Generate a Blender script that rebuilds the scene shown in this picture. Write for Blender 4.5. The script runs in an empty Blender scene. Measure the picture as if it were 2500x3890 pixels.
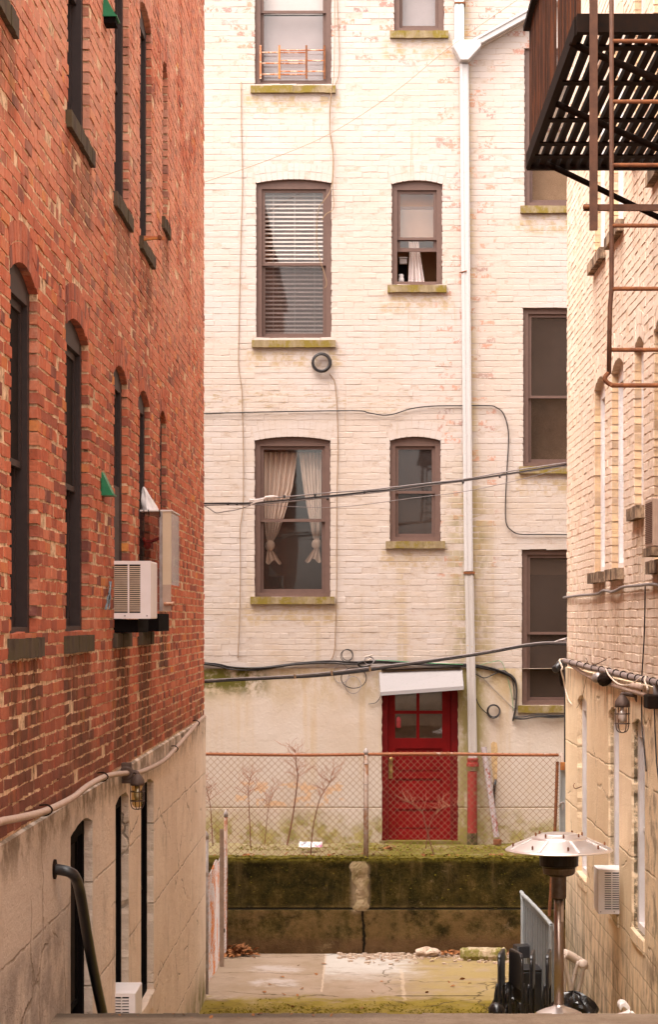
import bpy, math, random
from mathutils import Vector, Matrix
from mathutils.geometry import delaunay_2d_cdt
R = math.radians
F = 8000.0; CX = 1377.0; CY = 2356.0; EYE = 4.05     # lens in photo pixels, vanishing point, eye height
XL, XR, YB = -1.70, 2.23, 27.3                        # left wall, right wall, rear wall
YLE, YRE = 22.59, 22.93                               # ends of the two alley walls
YT = 25.6                                             # retaining wall
scene = bpy.context.scene
col = scene.collection
rnd = random.Random(7)

def pw(px, py, Y): return Vector(((px-CX)/F*Y, Y, EYE-(py-CY)/F*Y))
def pb(px, py, d=0.0): return pw(px, py, YB-d)
def bx(px): return (px-CX)/F*YB
def bz(py): return EYE-(py-CY)/F*YB
def pl(px, py, X=-1.66):
    return pw(px, py, F*X/(px-CX))
def pr(px, py, X=2.17): return pw(px, py, F*X/(px-CX))
def ly(px): return F*XL/(px-CX)
def ry(px): return F*XR/(px-CX)

# ------------------------------------------------------------------ materials
class G:
    def __init__(s, name):
        s.m = bpy.data.materials.new(name); s.m.use_nodes = True
        s.nt = s.m.node_tree; s.nt.nodes.clear()
        s.out = s.nt.nodes.new('ShaderNodeOutputMaterial')
        g = s.nt.nodes.new('ShaderNodeNewGeometry'); s.P = g.outputs['Position']
        sp = s.nt.nodes.new('ShaderNodeSeparateXYZ'); s.link(s.P, sp.inputs[0])
        s.x, s.y, s.z = sp.outputs
    def link(s, a, b): s.nt.links.new(a, b)
    def set(s, inp, v):
        if isinstance(v, bpy.types.NodeSocket): s.link(v, inp)
        else:
            if isinstance(v, tuple) and len(v) == 3 and inp.type == 'RGBA': v = v+(1,)
            inp.default_value = v
    def math(s, op, a, b=0.0, c=0.0, clamp=False):
        n = s.nt.nodes.new('ShaderNodeMath'); n.operation = op; n.use_clamp = clamp
        s.set(n.inputs[0], a); s.set(n.inputs[1], b); s.set(n.inputs[2], c)
        return n.outputs[0]
    def add(s, a, b): return s.math('ADD', a, b)
    def sub(s, a, b): return s.math('SUBTRACT', a, b)
    def mul(s, *a):
        r = a[0]
        for k in a[1:]: r = s.math('MULTIPLY', r, k)
        return r
    def mx(s, *a):
        r = a[0]
        for k in a[1:]: r = s.math('MAXIMUM', r, k)
        return r
    def sm(s, v, a, b, lo=0.0, hi=1.0):
        n = s.nt.nodes.new('ShaderNodeMapRange'); n.interpolation_type = 'SMOOTHSTEP'
        s.set(n.inputs[0], v)
        if a > b: a, b, lo, hi = b, a, hi, lo
        n.inputs[1].default_value = a; n.inputs[2].default_value = b
        n.inputs[3].default_value = lo; n.inputs[4].default_value = hi
        return n.outputs[0]
    def vec(s, sx=1, sy=1, sz=1, off=(0,0,0)):
        n = s.nt.nodes.new('ShaderNodeMapping'); s.link(s.P, n.inputs[0])
        n.inputs['Scale'].default_value = (sx, sy, sz); n.inputs['Location'].default_value = off
        return n.outputs[0]
    def comb(s, a, b, c=0.0):
        n = s.nt.nodes.new('ShaderNodeCombineXYZ')
        for i, v in enumerate((a, b, c)): s.set(n.inputs[i], v)
        return n.outputs[0]
    def noise(s, scale=5.0, detail=4.0, rough=0.6, vec=None, dist=0.0):
        n = s.nt.nodes.new('ShaderNodeTexNoise')
        s.link(vec if vec is not None else s.P, n.inputs['Vector'])
        n.inputs['Scale'].default_value = scale; n.inputs['Detail'].default_value = detail
        n.inputs['Roughness'].default_value = rough; n.inputs['Distortion'].default_value = dist
        return n.outputs['Fac']
    def vor(s, scale, vec=None, feature='F1'):
        n = s.nt.nodes.new('ShaderNodeTexVoronoi'); n.feature = feature
        s.link(vec if vec is not None else s.P, n.inputs['Vector']); n.inputs['Scale'].default_value = scale
        return n.outputs['Distance']
    def mix(s, f, a, b, blend='MIX'):
        n = s.nt.nodes.new('ShaderNodeMix'); n.data_type = 'RGBA'; n.blend_type = blend
        s.set(n.inputs[0], f); s.set(n.inputs[6], a); s.set(n.inputs[7], b)
        return n.outputs[2]
    def ramp(s, f, stops, const=False):
        n = s.nt.nodes.new('ShaderNodeValToRGB'); s.link(f, n.inputs[0])
        e = n.color_ramp.elements
        if const: n.color_ramp.interpolation = 'CONSTANT'
        while len(e) < len(stops): e.new(0.5)
        for k, (p, c) in enumerate(stops): e[k].position = p; e[k].color = c+(1,)
        return n.outputs[0]
    def attr(s, name='bc'):
        n = s.nt.nodes.new('ShaderNodeAttribute'); n.attribute_name = name
        sp = s.nt.nodes.new('ShaderNodeSeparateColor'); s.link(n.outputs['Color'], sp.inputs[0])
        return sp.outputs
    def box(s, a0, a1, b0, b1, u=None, v=None, soft=0.05):
        u = s.x if u is None else u; v = s.z if v is None else v
        return s.mul(s.sm(u, a0-soft, a0+soft), s.sm(u, a1+soft, a1-soft), s.sm(v, b0-soft, b0+soft), s.sm(v, b1+soft, b1-soft))
    def cracks(s, scale, width, thr=0.5, warp=0.35, v=None):
        n = s.nt.nodes.new('ShaderNodeTexNoise'); s.link(s.P, n.inputs['Vector']); n.inputs['Scale'].default_value = 2.5; n.inputs['Detail'].default_value = 5
        a = s.nt.nodes.new('ShaderNodeVectorMath'); a.operation = 'SCALE'; s.link(n.outputs['Color'], a.inputs[0]); a.inputs[3].default_value = warp
        b = s.nt.nodes.new('ShaderNodeVectorMath'); b.operation = 'ADD'; s.link(a.outputs[0], b.inputs[0]); s.link(s.P, b.inputs[1])
        d = s.vor(scale, b.outputs[0], 'DISTANCE_TO_EDGE')
        return s.mul(s.sm(d, width, width*0.25), s.sm(s.noise(1.1, 3, 0.6, s.vec(1,1,1,(3,8,5))), thr, thr+0.1))
    def done(s, color, rough=0.85, metal=0.0, bump=None, bs=0.3, bd=0.01, spec=0.3, **kw):
        b = s.nt.nodes.new('ShaderNodeBsdfPrincipled')
        s.set(b.inputs['Base Color'], color); s.set(b.inputs['Roughness'], rough); s.set(b.inputs['Metallic'], metal)
        b.inputs['Specular IOR Level'].default_value = spec
        for k, v in kw.items(): s.set(b.inputs[k], v)
        if bump is not None:
            n = s.nt.nodes.new('ShaderNodeBump'); n.inputs['Strength'].default_value = bs; n.inputs['Distance'].default_value = bd
            s.link(bump, n.inputs['Height']); s.link(n.outputs[0], b.inputs['Normal'])
        s.link(b.outputs[0], s.out.inputs[0])
        return s.m

def simple(name, c, rough=0.6, metal=0.0, var=0.25, scale=18.0, c2=None, spec=0.3, bs=0.15, **kw):
    g = G(name); n = g.noise(scale, 5, 0.65)
    c2 = c2 or tuple(k*0.6 for k in c)
    return g.done(g.mix(g.sm(n, 0.5-0.25, 0.5+0.3), c2, c) if var else c, rough, metal, n, bs, 0.004, spec, **kw)

M = {}
# sills on each wall that have left runs of dirt below them: filled in by the tables further down
LWIN = [(9.35,10.18,6.98,8.77),(12.14,13.1,6.98,8.77),(14.44,15.3,6.98,8.77),(16.09,16.94,6.98,8.77),(17.9,18.35,7.47,8.77),
        (10.17,11.0,3.96,5.75),(12.07,13.04,3.96,5.75),(14.41,15.21,3.96,5.75),(16.02,16.81,3.96,5.75),(17.66,18.23,4.45,5.75)]
LBAS = [(12.12,13.11,0.6,2.80),(14.33,15.13,1.08,2.79),(15.98,16.94,1.08,2.75)]
RWIN = [(19.35,20.23,7.47,9.22),(17.98,18.84,7.47,9.22),(16.70,17.27,7.9,9.22),(15.2,16.1,7.47,9.22),
        (19.35,20.23,4.50,6.25),(17.98,18.84,4.50,6.25),(16.70,17.27,4.96,6.25),(15.2,16.1,4.50,6.25)]
RBAS = [(20.77,21.68,1.47,3.23),(18.15,18.94,1.50,3.22),(16.5,17.3,1.53,3.2)]
BWIN = dict(A=(968,1259,-260,327,1), B=(973,1259,695,1293,1), C=(967,1255,1673,2267,1), D=(1498,1688,-260,119,1),
            E=(1489,1681,699,1084,1), F=(1482,1675,1673,2056,1), G=(1994,2284,177,783,0), H=(1989,2280,1170,1772,0), I=(1984,2275,2086,2679,0))

def m_red_brick():
    g = G('red_brick'); a = g.attr(); r1, r2, r3 = a[0], a[1], a[2]
    base = g.ramp(r1, [(0.0,(0.17,0.062,0.052)),(0.12,(0.33,0.095,0.062)),(0.35,(0.47,0.122,0.066)),(0.62,(0.55,0.148,0.076)),(0.9,(0.60,0.20,0.115)),(0.985,(0.58,0.19,0.07)),(1.0,(0.66,0.25,0.06))])
    n = g.noise(22, 6, 0.7); n2 = g.noise(1.1, 3, 0.6)
    c = g.mix(g.sm(n, 0.42, 0.75, 0, 0.5), base, (0.24,0.09,0.06))
    c = g.mix(g.sm(g.noise(9, 5, 0.7, g.vec(1,1,1,(3,1,2))), 0.52, 0.75, 0, 0.5), c, (0.60,0.31,0.20))
    c = g.mix(g.mul(g.sm(g.z, 5.2, 7.6), g.sm(n2, 0.3, 0.6), 0.6), c, (0.72,0.37,0.26))       # paler, pinker bricks higher up
    st = None
    for (u0,u1,v0,v1) in LWIN:
        if v0 > 5: k = g.mul(g.box(u0-0.05, u1+0.1, v0-0.55, v0-0.08, g.y, g.z, 0.08), 0.6)
        else: k = g.box(u0-0.06, u1+0.12, v0-0.85, v0-0.08, g.y, g.z, 0.12)
        st = k if st is None else g.mx(st, k)
    st = g.mul(st, g.sm(g.noise(3.5, 4, 0.7, g.vec(1,2.2,0.5)), 0.3, 0.6))
    c = g.mix(g.mul(st, 0.85), c, (0.06,0.04,0.02))
    low = g.mul(g.sm(g.z, 3.5, 3.05), g.sm(g.noise(2.2,4,0.6), 0.35, 0.6))
    c = g.mix(g.mul(low, 0.7), c, (0.09,0.05,0.03))
    low_near = g.mul(g.sm(g.add(g.z, g.mul(g.noise(1.2,4,0.6), 1.6)), 5.3, 3.9), g.sm(g.y, 16.0, 11.0), 0.6)  # bricks get darker towards the low near end
    c = g.mix(low_near, c, (0.17,0.058,0.038))
    soot = g.mul(g.sm(g.noise(1.6, 6, 0.72, g.vec(1,1.6,0.45,(2,5,1))), 0.52, 0.76), 0.45)        # soot and water runs across many bricks
    c = g.mix(soot, c, (0.15,0.06,0.04))
    lime = g.mul(g.sm(g.noise(2.4, 6, 0.75, g.vec(1,1.4,0.5,(9,1,4))), 0.58, 0.74), 0.4)
    c = g.mix(lime, c, (0.56,0.36,0.26))
    return g.done(c, 0.9, 0, g.add(n, g.mul(g.noise(70,3,0.6),0.7)), 0.8, 0.010, 0.15)
def m_mortar():
    g = G('mortar'); n = g.noise(14, 6, 0.75)
    c = g.ramp(n, [(0.34,(0.07,0.042,0.026)),(0.43,(0.46,0.29,0.18)),(0.58,(0.80,0.57,0.385))])
    return g.done(c, 0.95, 0, n, 0.8, 0.012, 0.1)
def m_old_wall():                        # plain stretch of the brick building out of sight
    g = G('old_brick'); b = g.nt.nodes.new('ShaderNodeTexBrick'); g.link(g.comb(g.add(g.x,g.y), g.z), b.inputs[0])
    b.inputs['Scale'].default_value = 1; b.inputs['Brick Width'].default_value = 0.21; b.inputs['Row Height'].default_value = 0.07; b.inputs['Mortar Size'].default_value = 0.008
    b.inputs['Color1'].default_value = (0.33,0.12,0.075,1); b.inputs['Color2'].default_value = (0.22,0.08,0.055,1); b.inputs['Mortar'].default_value = (0.36,0.27,0.19,1)
    return g.done(b.outputs[0], 0.9)
def paint_wall(name, base, warm, right):
    g = G(name); a = g.attr(); r1, r2 = a[0], a[1]
    n1 = g.noise(1.0, 4, 0.6); n2 = g.noise(2.2, 5, 0.7, g.vec(0.8,0.8,5)); n3 = g.noise(26, 5, 0.7)
    c = g.mix(g.sm(n1, 0.35, 0.7, 0, 0.75), base, warm)
    c = g.mix(g.mul(r1, 0.22), c, warm)
    stain = (0.40,0.28,0.16) if not right else (0.56,0.40,0.24)
    c = g.mix(g.sm(n2, 0.58, 0.82, 0, 0.5), c, stain)
    c = g.mix(g.sm(g.noise(9, 4, 0.75, g.vec(1,1,2.5)), 0.60, 0.76, 0, 0.55), c, (0.33,0.21,0.12) if not right else (0.48,0.32,0.19))
    # bare bricks where the paint has flaked off
    if right:
        corner = g.mul(g.sm(g.y, 22.4, 22.85), 0.75)
        flk = g.mul(g.sm(r2, 0.80, 0.84), g.sm(g.noise(7,4,0.7), 0.42, 0.55), g.mx(g.mul(g.sm(g.y,20.3,22.6),0.8), 0.12))
        flk = g.mx(flk, g.mul(corner, g.sm(g.noise(11,3,0.7),0.5,0.6)))
        c = g.mix(g.mul(flk, 0.75), c, (0.56,0.30,0.20))
        st = None
        for (u0,u1,v0,v1) in RWIN:
            k = g.box(u0-0.08, u1+0.08, v0-0.8, v0-0.07, g.y, g.z, 0.1); st = k if st is None else g.mx(st, k)
        st = g.mx(g.mul(st, g.sm(g.noise(4,4,0.7,g.vec(1,2.5,0.6)),0.35,0.65)), g.mul(g.sm(g.z,4.5,3.9),g.sm(g.noise(3,4,0.7,g.vec(1,2.5,0.7)),0.42,0.75)))
        c = g.mix(g.mul(st, 0.5), c, (0.27,0.165,0.08))
        yl = None
        for (u0,u1,v0,v1) in RWIN:               # yellowed, mossy paint on the reveals
            k = g.box(u1-0.02, u1+0.02, v0, v1+0.2, g.y, g.z, 0.015); yl = k if yl is None else g.mx(yl, k)
        c = g.mix(g.mul(yl, g.sm(g.x, 2.232, 2.24), 0.55), c, g.ramp(g.noise(6,5,0.7), [(0.35,(0.30,0.16,0.06)),(0.6,(0.66,0.42,0.16))]))
    else:
        hi = g.mul(g.sm(g.z, 10.9, 11.7), 1.0)
        reg = g.mx(g.mul(hi, 0.8), g.mul(g.box(0.95,1.75,4.6,11.5), 0.55), 0.05)
        flk = g.mul(g.sm(g.add(r2, g.mul(reg, 0.32)), 0.95, 0.99), g.sm(g.noise(16,4,0.8,g.vec(1,1,1)), 0.47, 0.56), reg)
        fc = g.ramp(r1, [(0.0,(0.22,0.14,0.13)),(0.35,(0.38,0.15,0.10)),(0.7,(0.46,0.19,0.12))])
        c = g.mix(g.mul(g.math('MINIMUM', g.mul(flk, 1.6), 1.0), 0.8), c, fc)
        # moss and rust runs: beside the drainpipe, under the sills, along the cable
        pipe = g.add(1.32, g.mul(g.sub(9.0, g.z), 0.019))
        dx = g.math('ABSOLUTE', g.sub(g.x, pipe))
        n4 = g.noise(3.0, 5, 0.7, g.vec(1,1,0.5))
        mo = g.mul(g.sm(dx, 0.42, 0.06), g.sm(g.z, 6.6, 5.0), g.sm(n4, 0.36, 0.62))
        mo2 = g.mul(g.sm(g.sub(g.x, pipe), 0.20, 0.03), g.sm(g.sub(g.x, pipe), -0.05, 0.0), g.sm(g.noise(5,4,0.7,g.vec(1,1,0.6)), 0.3, 0.6), 0.75)
        c = g.mix(g.mul(mo2, 0.8), c, (0.40,0.27,0.07))
        c = g.mix(g.mul(mo, 0.9), c, g.ramp(g.noise(6,3,0.6), [(0.35,(0.16,0.125,0.025)),(0.65,(0.30,0.235,0.09))]))
        st = None
        for k, (p0,p1,q0,q1,_) in BWIN.items():
            b = g.box(bx(p0)-0.14, bx(p1)+0.14, bz(q1)-0.36, bz(q1)-0.1, None, None, 0.06); st = b if st is None else g.mx(st, b)
        st = g.mul(st, g.sm(g.noise(7,4,0.7), 0.38, 0.66))
        c = g.mix(g.mul(st, 0.75), c, (0.34,0.23,0.09))
        cab = g.mul(g.box(-3, 0.6, 6.72, 7.1, None, None, 0.15), g.sm(g.noise(6,5,0.75,g.vec(1,1,3)), 0.5, 0.68))
        c = g.mix(g.mul(cab, 0.75), c, (0.27,0.185,0.075))
        run = g.mul(g.sm(g.noise(1.0,3,0.5,g.vec(5,1,0.15)), 0.56, 0.75), g.sm(g.z, 6.0, 4.2), 0.6)
        c = g.mix(run, c, (0.36,0.265,0.14))
        ageing = g.mul(g.sm(g.z, 8.5, 4.0), g.sm(g.noise(1.5, 6, 0.72, g.vec(1,1,0.8,(4,0,2))), 0.42, 0.68), 0.5)
        c = g.mix(ageing, c, (0.38,0.27,0.165))
        drip = g.mul(g.sm(g.noise(1.0,5,0.65,g.vec(9,1,0.35,(1,0,3))), 0.60, 0.72), g.sm(g.noise(1.3,3,0.6), 0.45, 0.6), 0.5)
        c = g.mix(drip, c, (0.34,0.23,0.12))
    return g.done(c, 0.75, 0, g.add(g.mul(n3, 0.6), g.mul(g.noise(5,3,0.6,g.vec(0.6,0.6,2)),1.3)), 0.45, 0.008, 0.2)
def m_filled(name, base, dark):         # paint and filler in the joints of the painted walls
    g = G(name); n = g.noise(10, 6, 0.75, g.vec(1,1,1.5))
    return g.done(g.mix(g.sm(n, 0.45, 0.72, 0, 0.8), base, dark), 0.85, 0, n, 0.6, 0.012, 0.2)
def m_left_stucco():
    g = G('grey_stucco'); n1 = g.noise(1.3, 5, 0.65); n2 = g.noise(2.5, 5, 0.7, g.vec(1,3,0.35)); n3 = g.noise(40, 5, 0.75)
    c = g.mix(g.sm(n1, 0.3, 0.7), (0.86,0.69,0.565), (0.76,0.59,0.47))
    c = g.mix(g.sm(g.add(g.y, g.mul(n1, 3.0)), 16.0, 12.8, 0, 0.75), c, (0.50,0.40,0.33))     # dirtier grey render near the steps, plus that end's dimmer light painted in
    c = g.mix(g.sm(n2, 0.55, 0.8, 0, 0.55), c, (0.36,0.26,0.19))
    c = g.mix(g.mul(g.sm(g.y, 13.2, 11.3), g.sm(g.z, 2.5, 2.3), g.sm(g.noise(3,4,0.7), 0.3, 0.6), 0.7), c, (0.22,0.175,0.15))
    wob = g.mul(g.sub(g.noise(2.5,6,0.7), 0.5), 0.07)
    zz = g.add(g.z, wob); gr = None
    for zc in (2.42, 1.77, 1.14, 0.5):
        k = g.sm(g.math('ABSOLUTE', g.sub(zz, zc)), 0.011, 0.003); gr = k if gr is None else g.mx(gr, k)
    gr = g.mul(gr, g.sm(g.noise(5,5,0.7), 0.36, 0.58))
    c = g.mix(g.mul(gr, 0.42), c, (0.2,0.14,0.08))
    c = g.mix(g.mul(g.sm(g.z, 2.72, 2.98), g.sm(g.noise(4,4,0.7), 0.38, 0.6), 0.8), c, (0.15,0.10,0.06))
    c = g.mix(g.mul(g.sm(g.z, 0.55, 0.05), g.sm(g.noise(3,4,0.7), 0.3, 0.6), 0.9), c, (0.16,0.14,0.03))
    ck = g.cracks(0.9, 0.012, 0.50); c = g.mix(g.mul(ck, 0.5), c, (0.2,0.14,0.09))
    blot = g.mul(g.sm(g.noise(2.2,7,0.75,g.vec(1,1,0.7,(8,8,1))), 0.54, 0.70), 0.5); c = g.mix(blot, c, (0.40,0.30,0.225))
    pit = g.sm(g.noise(55,3,0.6), 0.66, 0.74); c = g.mix(g.mul(pit, 0.5), c, (0.25,0.18,0.12))
    h = g.sub(g.add(g.mul(n3, 0.7), g.mul(g.noise(4,6,0.7,g.vec(1,1,1.6)), 1.6)), g.add(g.mul(gr, 0.7), g.add(ck, g.mul(pit,0.6))))
    return g.done(c, 0.92, 0, h, 0.75, 0.02, 0.15)
def m_right_stucco():
    g = G('yellow_stucco'); n1 = g.noise(1.2, 5, 0.65); n2 = g.noise(2.5, 5, 0.7, g.vec(1,3,0.3)); n3 = g.noise(35, 5, 0.75)
    c = g.mix(g.sm(n1, 0.3, 0.7), (0.87,0.68,0.475), (0.80,0.605,0.40))
    c = g.mix(g.sm(n2, 0.55, 0.85, 0, 0.55), c, (0.46,0.31,0.18))
    c = g.mix(g.mul(g.sm(g.z, 1.9, 0.6), g.sm(g.noise(3,5,0.75,g.vec(1,2,0.8)), 0.4, 0.66), 0.85), c, (0.14,0.10,0.065))
    c = g.mix(g.mul(g.sm(g.z, 3.0, 3.4), g.sm(g.noise(5,4,0.7,g.vec(1,2,0.5)), 0.48, 0.68), 0.8), c, (0.17,0.095,0.04))
    c = g.mix(g.mul(g.sm(g.y, 17.0, 16.0), g.sm(g.noise(4,4,0.7), 0.45, 0.65), 0.7), c, (0.16,0.11,0.08))
    wob = g.mul(g.sub(g.noise(3,4,0.6), 0.5), 0.05)
    br = g.nt.nodes.new('ShaderNodeTexBrick'); g.link(g.comb(g.y, g.add(g.z, wob)), br.inputs[0])
    br.inputs['Scale'].default_value = 1; br.inputs['Brick Width'].default_value = 0.41; br.inputs['Row Height'].default_value = 0.205
    br.inputs['Mortar Size'].default_value = 0.010; br.inputs['Mortar Smooth'].default_value = 0.4
    gr = g.mul(br.outputs['Fac'], g.sm(g.z, 1.75, 1.45))
    zz = g.add(g.z, wob)
    for zc in (2.75, 2.1): gr = g.mx(gr, g.mul(g.sm(g.math('ABSOLUTE', g.sub(zz, zc)), 0.013, 0.003), g.sm(g.noise(2,3,0.6), 0.4, 0.55)))
    c = g.mix(g.mul(gr, 0.35), c, (0.25,0.16,0.09))
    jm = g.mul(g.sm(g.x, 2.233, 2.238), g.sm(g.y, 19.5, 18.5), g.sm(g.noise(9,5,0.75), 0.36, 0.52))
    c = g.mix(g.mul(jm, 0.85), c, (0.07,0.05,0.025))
    ck = g.cracks(0.8, 0.012, 0.48); c = g.mix(g.mul(ck, 0.5), c, (0.22,0.14,0.08))
    pit = g.sm(g.noise(50,3,0.6), 0.66, 0.74); c = g.mix(g.mul(pit, 0.5), c, (0.28,0.18,0.1))
    h = g.sub(g.add(g.mul(n3, 0.7), g.mul(g.noise(4,6,0.7), 1.5)), g.add(g.mul(gr, 1.2), g.add(ck, g.mul(pit,0.6))))
    return g.done(c, 0.88, 0, h, 0.75, 0.02, 0.2)
def m_rear_stucco():
    g = G('cream_render'); n1 = g.noise(1.0, 5, 0.6); n3 = g.noise(30, 5, 0.7)
    c = g.mix(g.sm(n1, 0.3, 0.7), (0.525,0.445,0.39), (0.48,0.385,0.315))
    run = g.sm(g.noise(1.0,3,0.55,g.vec(4.5,1,0.22)), 0.5, 0.72)
    c = g.mix(g.mul(run, g.sm(g.z, 1.4, 2.8), 0.7), c, (0.46,0.325,0.19))
    top = g.mul(g.sm(g.z, 2.75, 3.35), g.sm(g.noise(3,5,0.7,g.vec(1,1,0.5)), 0.4, 0.65))
    c = g.mix(g.mul(top, 0.75), c, (0.36,0.26,0.12))
    lt = g.mul(g.box(-2.4,-1.25,3.1,3.5,None,None,0.12), g.sm(g.noise(5,4,0.7), 0.35, 0.55))
    c = g.mix(lt, c, (0.10,0.085,0.015))
    pe = g.mul(g.box(-1.65,-0.25,1.64,1.95,None,None,0.03), g.sm(g.noise(4.5,4,0.65,g.vec(1,1,1.4)), 0.52, 0.54))
    c = g.mix(g.mul(pe, 0.6), c, (0.60,0.34,0.16))
    mz = g.add(g.z, g.mul(g.sub(g.noise(1.6,4,0.6), 0.5), 0.9))
    mo = g.sm(mz, 1.72, 1.3)
    mo = g.mul(mo, g.mx(g.sm(g.noise(5,5,0.7), 0.35, 0.6), 0.3))
    c = g.mix(g.mul(mo, 0.9), c, g.ramp(g.noise(7,4,0.6), [(0.35,(0.16,0.14,0.02)),(0.65,(0.36,0.29,0.09))]))
    side = g.mul(g.sm(g.math('ABSOLUTE', g.sub(g.x, 1.40)), 0.3, 0.08), g.sm(g.noise(5,4,0.7,g.vec(1,1,0.6)), 0.3, 0.55), 0.85)
    c = g.mix(side, c, (0.24,0.19,0.05))
    lip = g.sm(g.math('ABSOLUTE', g.sub(g.z, 1.62)), 0.014, 0.004)
    c = g.mix(g.mul(lip, 0.5), c, (0.30,0.2,0.1))
    return g.done(c, 0.9, 0, g.sub(g.add(g.mul(n3,0.4), g.mul(g.noise(5,4,0.6),0.9)), lip), 0.6, 0.02, 0.2)
def m_retaining():
    g = G('mossy_concrete'); n = g.noise(4.0, 9, 0.78); n2 = g.noise(34, 6, 0.8)
    c = g.ramp(n, [(0.3,(0.007,0.005,0.002)),(0.45,(0.024,0.019,0.0035)),(0.56,(0.055,0.038,0.008)),(0.7,(0.15,0.095,0.035))])
    c = g.mix(g.mul(g.sm(g.z, 0.62, 0.5), g.sm(g.noise(3,7,0.75), 0.38, 0.62), 0.8), c, (0.19,0.115,0.045))
    c = g.mix(g.mul(g.sm(g.z, 0.25, 0.12), 0.6), c, (0.12,0.062,0.032))
    c = g.mix(g.sm(n2, 0.55, 0.72, 0, 0.6), c, (0.17,0.125,0.035))
    damp = g.sm(g.noise(1.0, 6, 0.72, g.vec(3.2,1,0.7,(5,0,1))), 0.5, 0.66); c = g.mix(g.mul(damp, 0.6), c, (0.135,0.088,0.034))
    bare = g.sm(g.noise(2.6, 7, 0.75, g.vec(1,1,1.3,(1,4,9))), 0.60, 0.70); c = g.mix(g.mul(bare, 0.6), c, (0.24,0.165,0.085))
    c = g.mix(g.mul(g.sm(g.add(g.z, g.mul(n2, 0.10)), 1.13, 1.20), 0.85), c, (0.19,0.15,0.03))
    pt = g.mul(g.box(-0.13,0.08,0.5,1.08,None,None,0.04), g.sm(g.add(g.noise(4,4,0.6), 0.0), 0.38, 0.48))
    c = g.mix(g.mul(pt, 0.85), c, (0.33,0.24,0.15))
    ln = g.sm(g.math('ABSOLUTE', g.sub(g.z, 0.545)), 0.016, 0.006)
    cr = g.mul(g.sm(g.math('ABSOLUTE', g.sub(g.add(g.x, g.mul(g.noise(5,3,0.6), 0.12)), 0.07)), 0.02, 0.005), g.sm(g.z, 0.6, 0.5))
    k = g.mx(ln, cr)
    c = g.mix(k, c, (0.012,0.009,0.004))
    return g.done(c, 0.95, 0, g.sub(g.add(g.mul(n2,0.9), g.mul(g.noise(9,7,0.8),0.7)), g.mul(k,1.5)), 0.8, 0.03, 0.1)
def m_court():
    g = G('courtyard_concrete'); n = g.noise(1.4, 5, 0.65); n2 = g.noise(30,5,0.75)
    c = g.mix(g.sm(n, 0.3, 0.7), (0.32,0.235,0.175), (0.255,0.18,0.12))
    wx = g.add(g.x, g.mul(g.sub(g.noise(2.2,7,0.72),0.5), 1.3)); wy = g.add(g.y, g.mul(g.sub(g.noise(2.6,7,0.72,g.vec(1,1,1,(7,3,0))),0.5), 1.7))
    gr = g.mul(g.sm(wx, 0.15, 1.0), g.sm(g.noise(2.5,4,0.7), 0.25, 0.55))
    c = g.mix(g.mul(gr, 0.75), c, (0.30,0.215,0.075))
    c = g.mix(g.mul(g.sm(wy, 22.75, 22.3), 0.9), c, g.ramp(g.noise(3,4,0.65), [(0.3,(0.10,0.07,0.009)),(0.5,(0.21,0.15,0.016)),(0.7,(0.24,0.175,0.055))]))
    ws = g.mul(g.sm(g.x, -0.46, -0.42), g.sm(wx, 0.85, 0.25), g.sm(wy, 23.4, 24.6))
    c = g.mix(g.mul(ws, 0.9), c, (0.47,0.42,0.38))
    sp = g.mul(g.sm(wy, 24.9, 25.5), g.sm(g.noise(9,5,0.8), 0.42, 0.6), g.sm(g.x, -0.2, 0.6))
    c = g.mix(g.mul(sp, 0.85), c, (0.22,0.13,0.06))
    wet = g.mul(g.box(-1.2,-0.85,24.2,24.6,wx,wy,0.15), 0.9)
    c = g.mix(g.mul(g.mx(wet, g.box(-1.15,-0.75,23.4,23.75,wx,wy,0.15)), 0.4), c, (0.55,0.50,0.50))
    j = g.sm(g.math('ABSOLUTE', g.sub(g.add(g.x, g.mul(g.noise(6,5,0.7),0.05)), -0.42)), 0.016, 0.004)
    j = g.mul(j, g.sm(g.y, 22.9, 23.0))
    j2 = g.mul(g.sm(g.math('ABSOLUTE', g.sub(g.add(g.x, g.mul(g.noise(5,3,0.6),0.06)), 0.48)), 0.03, 0.008), g.sm(g.y, 22.3, 22.6), g.sm(g.y,24.6,24.2))
    c = g.mix(g.mul(j2, 0.5), c, (0.5,0.38,0.28))
    c = g.mix(g.mul(j, 0.5), c, (0.55,0.42,0.32))
    gap = g.mul(g.sm(g.math('ABSOLUTE', g.sub(g.add(g.y, g.mul(g.noise(5,3,0.6),0.05)), 22.73)), 0.028, 0.012), g.box(0.36,1.3,22,24,g.x,g.y,0.03))
    c = g.mix(gap, c, (0.025,0.015,0.006))
    c = g.mix(g.sm(n2, 0.60, 0.73, 0, 0.6), c, (0.14,0.09,0.05))
    ck = g.cracks(0.55, 0.010, 0.42, 0.5); c = g.mix(g.mul(ck, 0.75), c, (0.07,0.045,0.02))
    grm = g.mul(g.sm(g.noise(3.2,7,0.75,g.vec(1,1,1,(2,6,0))), 0.52, 0.68), 0.45); c = g.mix(grm, c, (0.15,0.105,0.07))
    return g.done(c, 0.85, 0, g.sub(g.add(g.mul(n2,0.6), g.noise(5,4,0.7)), g.mul(gap,2.0)), 0.5, 0.015, 0.06)
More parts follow.
